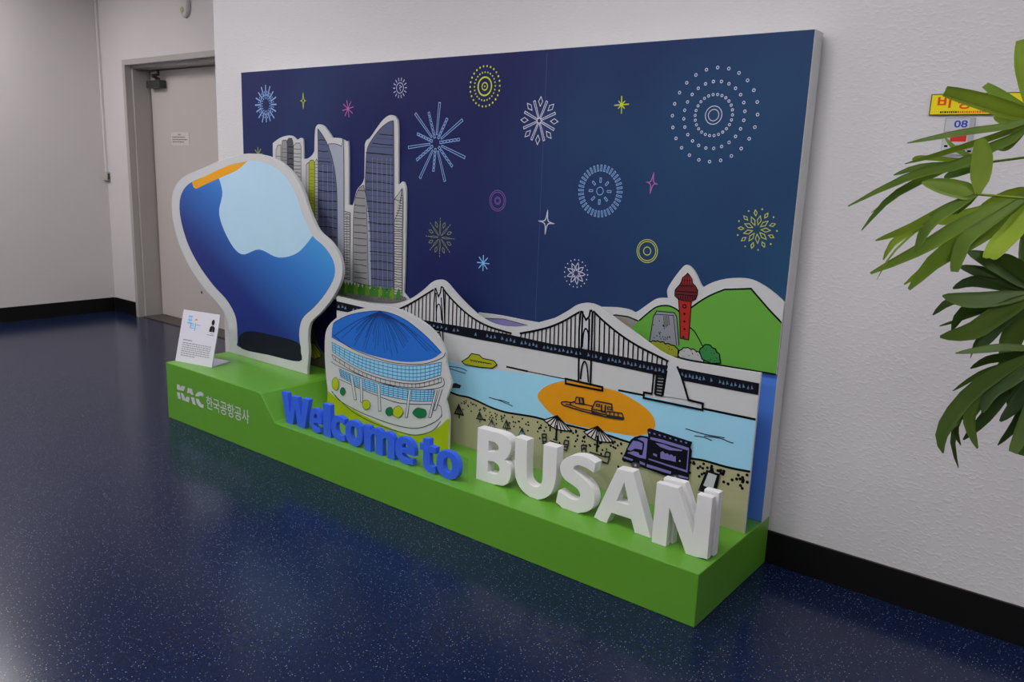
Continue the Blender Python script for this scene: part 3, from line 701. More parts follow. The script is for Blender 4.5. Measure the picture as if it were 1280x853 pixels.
bush([(875, 440), (879, 434), (885, 431), (891, 435), (896, 440), (900, 445), (901, 454), (890, 454.5), (878, 449)], mat('print_bush_green', (42, 104, 54), 2.0), 'dark green bush print')

# ================================================================== BRIDGE AND BEACH PANEL
YP = -0.236; TP = 0.012
pn = empty('beach_panel', (2.2, YP + TP, H1), 'white edged panel printed with suspension bridge and beach standing on green plinth', 'panel')
XPR = L - 0.012
def pclamp(q): return (min(q[0], XPR), max(q[1], H1 + 0.0006))
pl = on_y(421, 400, YP).x
pts = [(421, 370.5, 1), (446, 376.5), (470, 381), (490, 380.5), (512, 374), (528, 363.5), (540, 353), (549, 349.8), (557, 352.5), (568, 365), (583, 381), (600, 396), (618, 405.5), (640, 409), (662, 406.5), (690, 399), (710, 388.5), (722, 381), (735, 379), (748, 383), (760, 391.5), (775, 403), (792, 415), (812, 430), (828, 441), (842, 447.5), (860, 452.5), (900, 458.8), (954.5, 467.3, 1)]
q = Print(YP).px(pts); lp = crs(q, 4, False)
lp = [(pl, z) if i == 0 else pclamp((x, z)) for i, (x, z) in enumerate(lp)]
lp += [(XPR, H1 + 0.0006), (pl, H1 + 0.0006)] if pl > XD + 0.02 else [(XPR, H1 + 0.0006), (XD + 0.02, H1 + 0.0006), (XD + 0.02, 0.36), (pl, 0.40)]
plate('board', [lp], YP, TP, M_FOAM, pn)
PL_ = 1
def pprint(name, label, fn, off=1, ref=(740, 500)):
    global PL_
    p = Print(YP, ref, PL_); p.ws = 1.4; fn(p); PL_ = p.layer + 2; lim_ = XPR - 0.001
    p.V = [(min(x, lim_), y, max(z, H1 + 0.001)) for x, y, z in p.V]; o_ = p.make(name, pn, label)
    if name == 'pebble_print': o_['kind'] = 'stuff'
sea = mat('print_sea', (122, 168, 198), 2.05); sand = mat('print_sand', (134, 132, 104), 2.2); sun = mat('print_orange', (176, 118, 14), 2.05)
HZ = [(545, 449), (600, 460.5), (660, 467), (707, 474.5), (754, 485), (805, 495), (879, 511), (948, 525.5)]
SH = [(948, 592), (938, 590), (910, 584.5), (880, 576), (865, 573.5), (840, 568), (800, 557), (775, 549.5), (762, 545), (740, 539), (715, 533), (690, 527.5), (670, 522), (650, 518.5), (632, 515.5), (615, 510), (600, 503), (586, 497), (572, 494), (558, 488)]
pprint('sea_print', 'light blue sea print', lambda p: p.fill(HZ + SH, sea))
pprint('sand_print', 'beige sand print', lambda p: p.fill(SH + [(430, 470), (430, 640), (955, 760), (962, 600)], sand))
pprint('sun_print', 'orange oval sunset print', lambda p: p.fill([(754, 485), (772, 489.5), (791, 499), (808, 511), (817, 522), (819, 533), (812, 541), (795, 545), (775, 542.5), (745, 537), (709, 529), (690, 518), (679, 507), (672, 496.5), (677, 487), (690, 480), (707, 476.5), (730, 480)], sun, 4), 2)
def lines_(p):
    p.stroke(SH, 2.0, M_BLACK, smooth=3)
    p.stroke([(633, 458.5), (660, 464.5)], 1.8, M_BLACK); p.stroke([(660, 464.5), (707, 474)], 0.8, M_BLACK)
    p.stroke([(773, 488), (806, 494.5)], 1.8, M_BLACK); p.stroke([(879, 511), (946, 525)], 1.9, M_BLACK)
    for s_ in ([(611, 497), (622, 500), (632, 504), (641, 508)], [(617, 499), (628, 501), (637, 504)], [(562, 461), (572, 464), (582, 467)], [(560, 458), (575, 460), (584, 464)],
               [(857, 536), (870, 540), (885, 544), (906, 547.5)], [(868, 545), (880, 547), (890, 551)], [(880, 545.5), (900, 548), (912, 553), (917, 554)]):
        p.stroke(s_, 0.8, inkS, smooth=3)
pprint('shoreline_print', None, lines_, 3)
pprint('rock_print', 'small dark rock print in the sea', lambda p: p.fill([(563, 480), (570, 479), (577, 482), (575, 485.5), (563, 485)], inkS))
def dots_(p):
    for i in range(210):
        t = random.random() ** 0.9 * 0.985; k = t * (len(SH) - 2); j = int(k); u = k - j
        x = SH[j][0] + (SH[j + 1][0] - SH[j][0]) * u; y = SH[j][1] + (SH[j + 1][1] - SH[j][1]) * u
        y += 4 + abs(random.gauss(0, 9)); r = 1.0 + 0.6 * (x - 560) / 380
        p.discw(p.px([(x, min(y, SH[j][1] + 34))])[0], r * p.k * 1.25, M_BLACK, 7)
pprint('pebble_print', 'black pebble dots print', dots_, 3)
# bridge
DT = [(421, 376.5), (470, 388), (520, 398.5), (540, 402), (585, 409.5), (633, 417.5), (690, 430), (740, 438), (796, 449.5), (850, 460.5), (950, 479.5)]
DB = [(948, 494), (854, 476), (780, 460), (716, 446.5), (645, 433), (596, 424), (540, 412), (520, 407.5), (470, 397), (421, 388)]
def interp(P, x):
    P = sorted(P)
    for (a, b), (c_, d) in zip(P, P[1:]):
        if a <= x <= c_: return b + (d - b) * (x - a) / (c_ - a)
    return P[-1][1]
C1 = [(490, 390), (505, 384), (520, 376), (533, 368), (543, 362)]; C2 = [(555, 362), (564, 373), (578, 387), (592, 398), (606, 406), (622, 412), (640, 417)]
C3 = [(650, 417), (672, 413), (690, 408), (706, 401), (718, 394), (726, 389.5)]; C4 = [(742, 389), (752, 399), (766, 411), (782, 423), (800, 434), (818, 443), (836, 452)]
dk = mat('print_navy_black', (12, 15, 26), 1.4, 0.6, 0.12)
def deck(p):
    p.fill(DT + DB, dk); p.up(); tl = mat('print_truss_blue', (82, 104, 132), 1.9)
    x = 426
    while x < 944:
        a, b = interp(DT, x), interp(DB, x); hh = b - a
        for s_ in (-1, 1):
            if random.random() < 0.8: p.fill([(x + s_ * 2, a + hh * 0.3), (x + s_ * 4.2, a + hh * 0.62), (x + s_ * 1.0, a + hh * 0.66)], tl)
        x += random.uniform(8.5, 11)
pprint('bridge_deck_print', 'black trussed bridge deck print', deck, 3)
def cables(p):
    for c_, st in ((C1, 4.6), (C2, 4.8), (C3, 5.2), (C4, 6.0)):
        p.stroke(c_, 1.9, M_BLACK, smooth=4); x = c_[0][0] + 2
        while x < c_[-1][0] - 1:
            p.stroke([(x, interp(c_, x)), (x - 0.8, interp(DT, x) + 1)], 1.3, M_BLACK); x += st
pprint('bridge_cable_print', 'black bridge cables print', cables, 5)
def tower1(p):
    p.fill([(543, 360), (555, 359), (557, 404), (542, 402)], M_PRINTW); p.up()
    for s_ in ([(544.5, 360), (543, 380), (542.5, 403)], [(545, 360), (548.5, 371), (551, 366), (552, 359), (554, 359)], [(554.5, 359), (555.5, 380), (556.5, 405)], [(552, 372), (554, 404)], [(545.5, 366), (546, 402)]):
        p.stroke(s_, 1.7, M_BLACK)
    p.stroke([(545.5, 400), (546.5, 385), (548.5, 380.5), (551, 384), (552.5, 401)], 1.4, M_BLACK, smooth=3)
    p.stroke([(543.5, 413), (544, 428)], 1.6, M_BLACK); p.stroke([(554, 414), (554.5, 432)], 1.6, M_BLACK); p.stroke([(546, 424), (547, 416), (550, 415), (552.5, 428)], 1.3, M_BLACK)
def tower2(p):
    p.fill([(725, 389), (741, 389), (742, 436), (723.5, 434)], M_PRINTW); p.up()
    for s_ in ([(726.5, 389), (724.5, 412), (723.5, 478)], [(729, 389), (728, 412), (727, 436)], [(727, 388.5), (733, 400), (737, 396), (738.5, 388.5), (741, 388.5)], [(741, 389), (740.5, 412), (738.5, 482)], [(737, 398), (737, 420), (736, 438)]):
        p.stroke(s_, 1.9, M_BLACK)
    p.stroke([(728.5, 434), (730, 416), (733, 411), (736, 418), (736, 436)], 1.6, M_BLACK, smooth=3)
    p.stroke([(726, 474), (728, 458), (731.5, 452), (734.5, 460), (736, 478)], 1.6, M_BLACK, smooth=3)
    p.stroke([(707.5, 473.5), (753.5, 484), (753.5, 488.5), (707.5, 479.5)], 1.9, M_BLACK, True)
pprint('bridge_tower_print', 'bridge tower print behind the stadium dome', tower1, 7)
pprint('bridge_tower_print', 'bridge tower print above the orange sunset', tower2, 7)
def pier(p):
    p.fill([(836, 455), (848.5, 458), (853, 472), (861, 500), (830, 495), (833, 470)], M_PRINTW); p.up()
    p.stroke([(847, 458), (852, 470), (857, 486), (861, 500), (879, 504.5), (878.5, 512.5), (805, 497.5), (805.5, 490.5), (816, 492.5)], 1.9, M_BLACK)
    p.stroke([(818, 464), (815.5, 492)], 1.6, M_BLACK); p.stroke([(822, 465), (819.5, 493)], 2.2, M_BLACK); p.stroke([(833.5, 463), (828.5, 494.5)], 2.4, M_BLACK); p.stroke([(819, 493), (829, 495)], 1.6, M_BLACK)
    for i in range(7): p.stroke([(821.5 - i * 0.3, 467 + i * 3.8), (832 - i * 0.6, 468 + i * 3.8)], 1.5, M_BLACK)
pprint('bridge_pier_print', 'bridge pier print with ladder lines', pier, 5)
# yellow ship
pprint('ship_print', 'yellow ship print on the horizon', lambda p: (p.fill([(578, 452), (586, 447), (590, 442), (600, 444), (604, 448), (618, 451), (622, 456), (616, 460.5), (600, 459), (582, 456)], ol), p.up(), p.stroke([(578, 452), (586, 447), (590, 442), (600, 444), (604, 448), (618, 451), (622, 456), (616, 460.5), (600, 459), (582, 456)], 0.9, M_BLACK, True), p.stroke([(588, 450), (615, 455)], 0.7, M_BLACK), [p.dot(x, 452 + (x - 590) * 0.12, 0.8, M_BLACK, 6) for x in range(590, 614, 3)]), 3, (600, 452))
def boat(p):
    R = ((670, 480), 7.758)
    for s_, wd in (([(250, 190), (255, 175), (300, 172), (345, 180), (385, 172)], 1.5), ([(250, 190), (270, 208), (340, 228), (450, 262), (560, 290), (680, 318), (770, 335), (855, 342)], 1.6), ([(290, 195), (345, 205), (440, 240), (545, 262), (680, 300)], 1.3),
                   ([(330, 172), (345, 208)], 1.3), ([(382, 185), (395, 128), (465, 138), (470, 195), (384, 188)], 1.4), ([(425, 140), (430, 190), (468, 196), (455, 142)], 2.2), ([(470, 195), (560, 218)], 1.3),
                   ([(545, 240), (580, 172), (600, 168), (740, 196), (745, 262)], 1.6), ([(545, 240), (548, 275), (690, 300), (680, 270), (545, 240)], 1.5), ([(640, 200), (640, 265), (675, 272), (678, 205)], 2.2), ([(590, 195), (590, 215), (620, 220), (622, 200), (590, 195)], 1.3), ([(700, 220), (700, 245), (735, 250), (738, 226), (700, 220)], 1.3),
                   ([(690, 268), (760, 272), (840, 285), (858, 340)], 1.5), ([(720, 275), (722, 310)], 1.4), ([(760, 280), (762, 318)], 1.4), ([(800, 285), (804, 325)], 1.4), ([(690, 305), (855, 332)], 2.4)):
        p.stroke(T(*R, s_), wd * 0.8, inkS)
pprint('boat_print', 'small outlined ferry boat print on the orange sunset', boat, 4)
def parasol(label, apex, ring, pole, seat):
    def fn(p):
        wh_ = mat('print_parasol_white', (178, 172, 176), 1.8)
        p.fill([apex] + ring, wh_); p.up()
        p.stroke([apex] + ring, 1.2, M_BLACK, True)
        for r in ring: p.stroke([apex, r], 1.2, M_BLACK)
        p.stroke(pole, 2.0, M_BLACK)
        for s_ in seat: p.stroke(s_, 1.4, inkS)
    pprint('parasol_print', label, fn, 5)
R = ((670, 480), 7.758)
parasol('open white parasol print over table near the letter U', T(*R, [(212, 308)])[0], T(*R, [(80, 350), (110, 375), (145, 405), (185, 430), (215, 440), (250, 450), (290, 455), (325, 455), (345, 448)]), T(*R, [(208, 400), (200, 550)]),
        [T(*R, s_) for s_ in ([(65, 485), (105, 488), (105, 520), (68, 520), (65, 485)], [(68, 520), (72, 575), (125, 585)], [(105, 520), (105, 560), (72, 560)], [(140, 550), (255, 590)], [(165, 570), (240, 605)], [(285, 545), (322, 552), (318, 590), (275, 585), (285, 545)], [(318, 590), (302, 645), (262, 630)], [(270, 605), (308, 612)])])
parasol('open white parasol print over table near the letter S', T(*R, [(605, 410)])[0], T(*R, [(470, 462), (500, 492), (540, 520), (580, 545), (615, 556), (650, 562), (690, 565), (725, 566), (752, 555)]), T(*R, [(603, 500), (595, 660)]),
        [T(*R, s_) for s_ in ([(447, 595), (492, 597), (490, 632), (449, 632), (447, 595)], [(449, 632), (452, 665), (530, 680)], [(490, 632), (490, 668)], [(525, 660), (690, 710)], [(570, 690), (640, 750), (700, 770)], [(685, 655), (725, 668), (718, 710), (672, 702), (685, 655)], [(718, 710), (702, 772), (650, 760)], [(690, 622), (690, 645)])])
def tents(p):
    for i, (x, y, s_, mm) in enumerate(((574.5, 506, 9, None), (600.5, 515, 7, None), (615.5, 524, 8, bG), (634, 525, 8, None), (653.5, 535, 8, mat('print_tent_blue', (108, 150, 178), 2.0)))):
        q_ = [(x, y), (x - s_ * 0.55, y + s_ * 1.2), (x + s_ * 0.6, y + s_ * 1.4)]
        if mm: p.fill(q_, mm)
        p.layer += 1
        wd = 1.5 if i == 0 else 0.9
        p.stroke(q_, wd, inkS, True); p.stroke([(x, y), (x - s_ * 0.15, y + s_ * 1.35)], wd, inkS); p.stroke([(x, y), (x + s_ * 0.25, y + s_ * 1.35)], wd, inkS); p.stroke([(x + s_ * 0.05, y + s_ * 1.2), (x + s_ * 0.05, y + s_ * 1.9)], wd, inkS)
        p.layer -= 1
pprint('tent_print', 'row of small folded parasols print', tents, 4, (615, 520))
def truck(p):
    R = ((780, 540), 12.188); pu = mat('print_truck_purple', (100, 94, 148), 2.0)
    p.fill(T(*R, [(-20, 400), (20, 330), (60, 230), (110, 120), (170, 75), (260, 50), (380, 70), (365, -40), (400, -60), (1048, 150), (1025, 230), (1045, 285), (1005, 640), (990, 770), (850, 740), (730, 700), (350, 560), (120, 480), (-20, 430)]), dk); p.up()
    for s_ in ([(215, 100), (280, 80), (370, 100), (345, 410), (230, 385), (55, 315), (155, 290), (230, 310), (250, 350), (290, 355), (320, 200), (315, 150)], [(60, 265), (150, 130), (240, 145), (295, 175), (285, 270), (180, 250), (110, 285)],
               [(415, 75), (600, 115), (760, 165), (1000, 240), (1000, 300), (975, 615), (800, 560), (385, 420), (385, 400), (960, 580), (985, 280), (760, 210), (410, 110)], [(490, 165), (600, 180), (750, 240), (905, 275), (880, 290), (700, 275), (560, 225)],
               [(565, 310), (600, 290), (640, 330), (670, 320), (700, 350), (735, 340), (765, 370), (800, 365), (800, 455), (700, 430), (565, 400)], [(455, 320), (515, 340), (512, 380), (452, 350)], [(5, 365), (150, 415), (140, 440), (5, 395)], [(250, 440), (330, 475), (330, 510), (250, 480)], [(360, 485), (730, 600), (720, 640), (355, 530)], [(840, 650), (990, 690), (985, 715), (840, 685)]):
        p.fill(T(*R, s_), pu)
    for x, y in ((400, 5), (475, 25), (555, 45), (630, 68), (715, 92), (800, 118), (880, 140), (955, 160)):
        p.fill(T(*R, [(x - 15, y - 14), (x + 17, y - 4), (x + 13, y + 18), (x - 17, y + 6)]), pu)
    wl = mat('print_wheel_grey', (60, 58, 62), 2.0)
    for x, y in ((185, 505), (790, 690)): p.up(0); p.fill(T(*R, [(x - 70, y - 20), (x, y - 45), (x + 70, y - 5), (x + 45, y + 55), (x - 40, y + 40)]), wl, 3); 
    p.up(); p.dot(780 + 185 / 12.188, 540 + 505 / 12.188, 1.6, bG); p.dot(780 + 790 / 12.188, 540 + 690 / 12.188, 1.6, bG); p.dot(780 + 855 / 12.188, 540 + 435 / 12.188, 3.6, dk, 12)
    p.up(); p.dot(780 + 860 / 12.188, 540 + 438 / 12.188, 1.2, bG)
pprint('truck_print', 'purple food truck print with black outlines', truck, 5, (825, 570))
def board_(p):
    p.fill([(884, 587), (901, 592.5), (895.5, 618), (873.5, 613)], dk); p.up(); p.fill([(886.5, 590.5), (897, 594), (891.5, 612.5), (880, 606.5)], M_PRINTW)
pprint('sign_board_print', 'black framed menu board print', board_, 5, (888, 600))

# ================================================================== STADIUM CUTOUT
YT = -0.335; TT = 0.012
stad = empty('stadium_cutout', (1.55, YT + TT, H1), 'white bordered cutout of blue domed stadium standing behind blue lettering', 'cutout')
sx0 = XD + 0.03
def sclamp(q): return (q[0], max(q[1], H1 + 0.0006))
out = [(409.5, 512, 1), (409.5, 486, 1), (407.5, 470), (406, 445), (406.5, 420), (411, 407), (423, 396), (440, 389), (460, 384.5), (477, 383), (497, 386.5), (518, 396), (538, 410), (551, 426), (557.5, 442), (557.5, 453), (560.5, 466), (564, 479), (561, 490), (557, 500.5, 1), (559.5, 511), (561.5, 521, 1)]
lp = crs(Print(YT).px(out), 4, False); xr_ = lp[-1][0]; xl_ = max(lp[0][0], sx0)
lp = [sclamp((max(x, sx0 - 0.0) if z < H2 + 0.03 else x, z)) for x, z in lp]
lp += [(xr_, H1 + 0.0006), (xl_, H1 + 0.0006)]
plate('board', [lp], YT, TT, M_FOAM, stad)
SL_ = 1
def sprint(name, label, fn, off=1):
    global SL_
    p = Print(YT, (490, 460), SL_); fn(p); SL_ = p.layer + 2
    p.V = [(min(x, xr_ - 0.002) if z < 0.32 else x, y, max(z, H1 + 0.001)) for x, y, z in p.V]; p.make(name, stad, label)
grass = mat('print_grass_lime', (126, 142, 14), 2.05); dome = mat('print_dome_blue', (28, 84, 160), 2.1); win = mat('print_window_blue', (112, 164, 204), 2.1)
sprint('grass_print', 'lime green lawn print', lambda p: p.fill([(410, 489), (430, 506), (455, 520), (480, 532), (500, 540), (520, 545), (538, 541), (550, 533), (559, 524), (562, 524), (562, 590), (409, 590)], grass))
def dm(p):
    lo = [(552, 441), (540, 449), (520, 452.5), (500, 452), (479, 448), (460, 443), (445, 437.5), (430, 430.5), (414.5, 422)]
    hi = [(416.5, 405), (426, 398.5), (440, 393), (457, 390), (475, 389), (492, 393), (510, 402), (530, 418), (545, 433)]
    p.fill([lo[-1] + (1,)] + hi + [(552, 441, 1)] + lo[1:-1], dome, 3); p.up()
    dd = mat('print_dome_line', (14, 42, 92), 2.0)
    p.stroke(hi + [(552, 441)], 0.9, dd, smooth=3)
    for i in range(34):
        t = i / 33; k = t * (len(lo) - 1); j = min(int(k), len(lo) - 2); u = k - j
        e = (lo[j][0] + (lo[j + 1][0] - lo[j][0]) * u, lo[j][1] + (lo[j + 1][1] - lo[j][1]) * u)
        l_ = random.uniform(0.55, 1.0)
        m_ = (475 + (e[0] - 475) * 0.5 * l_, 389.5 + (e[1] - 389.5) * 0.38 * l_)
        p.stroke([(475, 389.5), m_, (475 + (e[0] - 475) * l_, 389.5 + (e[1] - 389.5) * l_)], 0.7 if i % 3 else 1.0, dd, smooth=3)
sprint('dome_print', 'blue dome print', dm, 2)
def band(top, bot, nv, nh):
    def fn(p):
        p.fill(top + bot[::-1], win); p.up(); g_ = mat('ink_grid', (34, 62, 104), 1.9)
        tp, bt = crs(top, 6, False), crs(bot, 6, False)
        for j in range(nh + 1):
            s_ = j / nh; p.stroke([(a[0] + (b[0] - a[0]) * s_, a[1] + (b[1] - a[1]) * s_) for a, b in zip(tp, bt)], 0.75, g_)
        for i in range(nv + 1):
            k = i / nv * (len(tp) - 1); j = min(int(k), len(tp) - 2); u = k - j
            p.stroke([tuple(tp[j][c_] + (tp[j + 1][c_] - tp[j][c_]) * u for c_ in (0, 1)), tuple(bt[j][c_] + (bt[j + 1][c_] - bt[j][c_]) * u for c_ in (0, 1))], 0.75, g_)
    return fn
sprint('window_band_print', 'upper band of gridded windows print', band([(415, 428), (445, 443), (470, 451), (500, 457), (525, 457.5), (552, 453)], [(416, 440), (443, 457), (470, 468), (500, 475), (525, 476), (551, 469)], 26, 4), 2)
sprint('window_band_print', 'lower band of gridded windows print', band([(424, 461), (445, 470.5), (480, 481), (515, 487), (543, 487.5)], [(426, 471), (448, 483), (480, 494), (515, 501), (541, 501.5)], 24, 5), 2)
def rails(p):
    a = [(415, 443), (443, 460), (470, 471.5), (500, 478.5), (525, 479.5), (552, 472)]; b = [(417, 449), (443, 465), (470, 476.5), (500, 483.5), (525, 484.5), (552, 478)]
    for s_ in (a, b): p.stroke(s_, 0.8, inkS, smooth=4)
    A, B = crs(a, 5, False), crs(b, 5, False)
    for u, v_ in zip(A[::1], B[::1]): p.stroke([u, v_], 0.8, inkS)
    for s_ in ([(416, 418), (440, 436), (479, 450.5), (505, 455), (530, 455), (552, 448), (557, 441)], [(414, 452), (424, 458), (460, 473), (500, 485), (530, 487.5), (554, 483), (554, 472)], [(424, 474), (460, 490), (500, 504), (545, 506), (552, 512), (552, 522)], [(415, 489), (425, 501), (450, 515), (480, 527), (505, 534), (525, 535), (545, 527), (553, 519)], [(415, 490), (440, 514), (470, 530), (500, 540), (520, 544), (540, 539), (551, 527)]):
        p.stroke(s_, 0.8, inkS, smooth=4)
    for (x0, y0, x1, y1) in ((438, 470, 443, 500), (450, 474, 451, 503), (472, 481, 473.5, 514), (511, 489, 506.5, 522), (544, 488, 536, 522), (550, 487, 542, 513)):
        p.up(0); p.fill([(x0, y0), (x0 + 3, y0), (x1 + 3, y1), (x1, y1)], M_PRINTW); 
        p.layer += 1; p.stroke([(x0, y0), (x1, y1), (x1 + 3, y1), (x0 + 3, y0)], 0.7, inkS); p.layer -= 1
sprint('structure_line_print', 'black outlines and white columns print', rails, 4)
ty, tg = mat('print_tree_lime', (140, 152, 22), 2.0), mat('print_tree_green', (16, 92, 52), 2.0)
for x, y, rx, ry, m_ in ((420, 480, 4, 8, ty), (429, 489, 3, 5, tg), (458.5, 506, 5, 6, ty), (487.5, 514.5, 5, 5.5, tg), (498, 515, 6, 7.5, ty), (525.5, 516, 8.5, 6, tg)):
    q_ = [(x + rx * math.cos(a * math.pi / 5) * random.uniform(0.9, 1.1), y + ry * math.sin(a * math.pi / 5) * random.uniform(0.9, 1.1)) for a in range(10)]
    def tree(p): p.fill(q_, m_, 3); p.up(); p.strokew(crs(p.px(q_), 3), 0.6 * p.k, inkS, True)
    SL_ = 30; sprint('tree_print', 'round lime tree print' if m_ is ty else 'round dark green tree print', tree)

# ================================================================== BLUE STANDEE (plain stand-in without any figure)
YM = -0.245; TM = 0.018
sd = empty('blue_standee', (0.4, YM + TM, H2), 'tall lobed white bordered standee in plain blue tones on raised green plinth step', 'standee')
so = [(286, 436), (284, 402), (274, 382), (256, 362), (237, 334), (223, 303), (215, 268), (216, 240), (228, 222), (252, 211), (280, 199), (310, 192), (340, 197), (362, 212), (377, 235), (387, 264), (398, 288), (414, 303), (426, 324), (427, 348), (416, 372), (402, 390), (388, 404), (385, 422), (386, 440), (384, 462)]
lp = crs(Print(YM).px(so), 4, False)
lp = [(x, max(z, H2 + 0.0006)) for x, z in lp]; lp = [(lp[0][0], H2 + 0.0006)] + lp + [(lp[-1][0], H2 + 0.0006)]
plate('board', [lp], YM, TM, M_FOAM, sd, bevel=0.002)
si = [(297, 425), (295, 398), (284, 376), (266, 356), (247, 329), (233, 300), (225, 268), (226, 245), (236, 230), (257, 220), (283, 208), (310, 201), (337, 206), (355, 219), (369, 241), (379, 270), (391, 295), (406, 309), (417, 327), (418, 346), (407, 367), (393, 384), (378, 399), (374, 418), (376, 438), (374, 452), (336, 444), (299, 434)]
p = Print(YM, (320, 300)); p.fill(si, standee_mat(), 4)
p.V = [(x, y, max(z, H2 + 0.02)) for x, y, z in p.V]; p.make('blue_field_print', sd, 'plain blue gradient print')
pb = mat('print_pale_blue', (150, 178, 208), 1.9)
p = Print(YM, (320, 300), 2); p.fill([(270, 213.5, 1), (283, 208), (310, 201), (337, 206), (355, 219), (369, 241), (379, 270), (391, 295, 1), (372, 316), (348, 322), (324, 312), (302, 318), (286, 300), (274, 268), (278, 240)], pb, 5); p.make('pale_field_print', sd, 'pale blue wave print')
p = Print(YM, (300, 210), 3); p.fill([(240, 227.5, 1), (257, 220), (283, 208), (310, 201, 1), (296, 213), (276, 222), (258, 230), (244, 236)], mat('print_amber', (190, 132, 22), 2.0), 4); p.make('amber_field_print', sd, 'thin amber band print along the upper edge')
p = Print(YM, (330, 440), 2); p.fill([(299, 421), (312, 414), (340, 419), (372, 428), (376, 440), (374, 452), (336, 444), (302, 436)], mat('print_near_black', (14, 18, 30), 1.9), 3)
p.V = [(x, y, max(z, H2 + 0.02)) for x, y, z in p.V]; p.make('dark_field_print', sd, 'near black print band at the foot')
mesh('rear_prop', [(0.33, YM + TM, H2 + 0.001), (0.35, YM + TM, H2 + 0.001), (0.35, -0.12, H2 + 0.001), (0.33, -0.12, H2 + 0.001), (0.33, YM + TM, 0.75), (0.35, YM + TM, 0.75)],
     [(0, 1, 2, 3), (0, 4, 5, 1), (3, 2, 5, 4), (0, 3, 4), (1, 5, 2)], M_FOAM, sd)

# ================================================================== INFORMATION CARD
A = Vector((0.008, -0.583, H2 + 0.001)); U_ = Vector((0.98, 0.195, 0)).normalized(); N_ = Vector((-U_.y, U_.x, 0))
W_, Hc, LN = 0.285, 0.285, 0.075
card = empty('information_card', A, 'white information card on easel base at the end of green plinth', 'card')
def cp(u, v_, o_=0.0):
    up_ = (Vector((0, 0, Hc)) + N_ * LN) / Hc; fn = U_.cross(up_).normalized()
    return A + U_ * u + up_ * v_ + fn * o_
M_CARD = mat('white_card', (185, 184, 194), 1.75, 0.4, 0.35, 0.01)
q = [cp(0, 0), cp(W_, 0), cp(W_, Hc), cp(0, Hc)]; b_ = [p - U_.cross(Vector((0, 0, 1))) * -0.0 + N_ * 0.006 for p in q]
mesh('sheet', q + b_, [(0, 1, 2, 3), (7, 6, 5, 4), (0, 4, 5, 1), (1, 5, 6, 2), (2, 6, 7, 3), (3, 7, 4, 0)], M_CARD, card)
q = [A + N_ * 0.008, A + N_ * 0.008 + U_ * W_, A + N_ * 0.155 + U_ * (W_ - 0.02), A + N_ * 0.155 + U_ * 0.02]
v = q + [p + Vector((0, 0, 0.005)) for p in q]
mesh('foot', v, [(3, 2, 1, 0), (4, 5, 6, 7), (0, 1, 5, 4), (1, 2, 6, 5), (2, 3, 7, 6), (3, 0, 4, 7)], M_CARD, card)
def on_card(name, shapes, mats_, label=None, kind=None):
    V, F, fm = [], [], []
    for pts2, faces, k in shapes:
        n0 = len(V); V += [cp(u, v_, 0.0006) for u, v_ in pts2]
        for f_ in faces: F.append(tuple(i + n0 for i in f_)); fm.append(k)
    o = mesh(name, V, F, mats_, card, fm)
    if kind: o['kind'] = kind
    if label: o['label'] = label
def rect(u0, v0, u1, v1): return ([(u0, v0), (u1, v0), (u1, v1), (u0, v1)], [(0, 1, 2, 3)])
lb = mat('card_blue_ink', (82, 158, 214), 1.9); orr = mat('card_orange_ink', (196, 140, 60), 1.9); gk = mat('card_text_grey', (136, 134, 146), 1.7); bk = mat('card_black', (30, 28, 34), 1.5)
S_ = []
for ch, u0, u1, v0, v1 in (('포', 0.045, 0.085, 0.215, 0.258), ('티', 0.070, 0.115, 0.180, 0.222)):
    V, F = text_mesh(ch, 0.02); S_.append(([(x, z) for x, z, _ in fit_text(V, u0, u1, v0, v1)], F, 0))
S_.append((*rect(0.112, 0.212, 0.150, 0.216), 0)); S_.append(([(0.095, 0.236), (0.112, 0.248), (0.124, 0.240), (0.110, 0.236)], [(0, 1, 2, 3)], 1))
on_card('title_lettering', S_, [lb, orr], 'light blue title lettering with an orange stroke')
S_ = [(*rect(0.035, 0.120, 0.105, 0.126), 0), (*rect(0.208, 0.168, 0.262, 0.172), 0), (*rect(0.235, 0.177, 0.262, 0.180), 0)]
for r in range(7):
    u = 0.035; v_ = 0.104 - r * 0.0115; e = 0.255 if r < 6 else 0.145
    while u < e:
        w_ = random.uniform(0.008, 0.024); S_.append((*rect(u, v_, min(u + w_, e), v_ + 0.0055), 0)); u += w_ + 0.004
on_card('text_lines', S_, [gk], kind='stuff')
hd = [(0.243 + 0.0115 * math.cos(a * math.pi / 8), 0.240 + 0.016 * math.sin(a * math.pi / 8)) for a in range(16)]
S_ = [(hd, [tuple(range(16))], 0), ([(0.222, 0.188), (0.262, 0.188), (0.262, 0.212), (0.250, 0.222), (0.236, 0.222), (0.224, 0.212)], [(0, 1, 2, 3, 4, 5)], 0), ([(0.240, 0.190), (0.250, 0.190), (0.247, 0.220), (0.241, 0.220)], [(0, 1, 2, 3)], 1)]
on_card('portrait_print', S_, [bk, gk], 'small dark portrait silhouette')

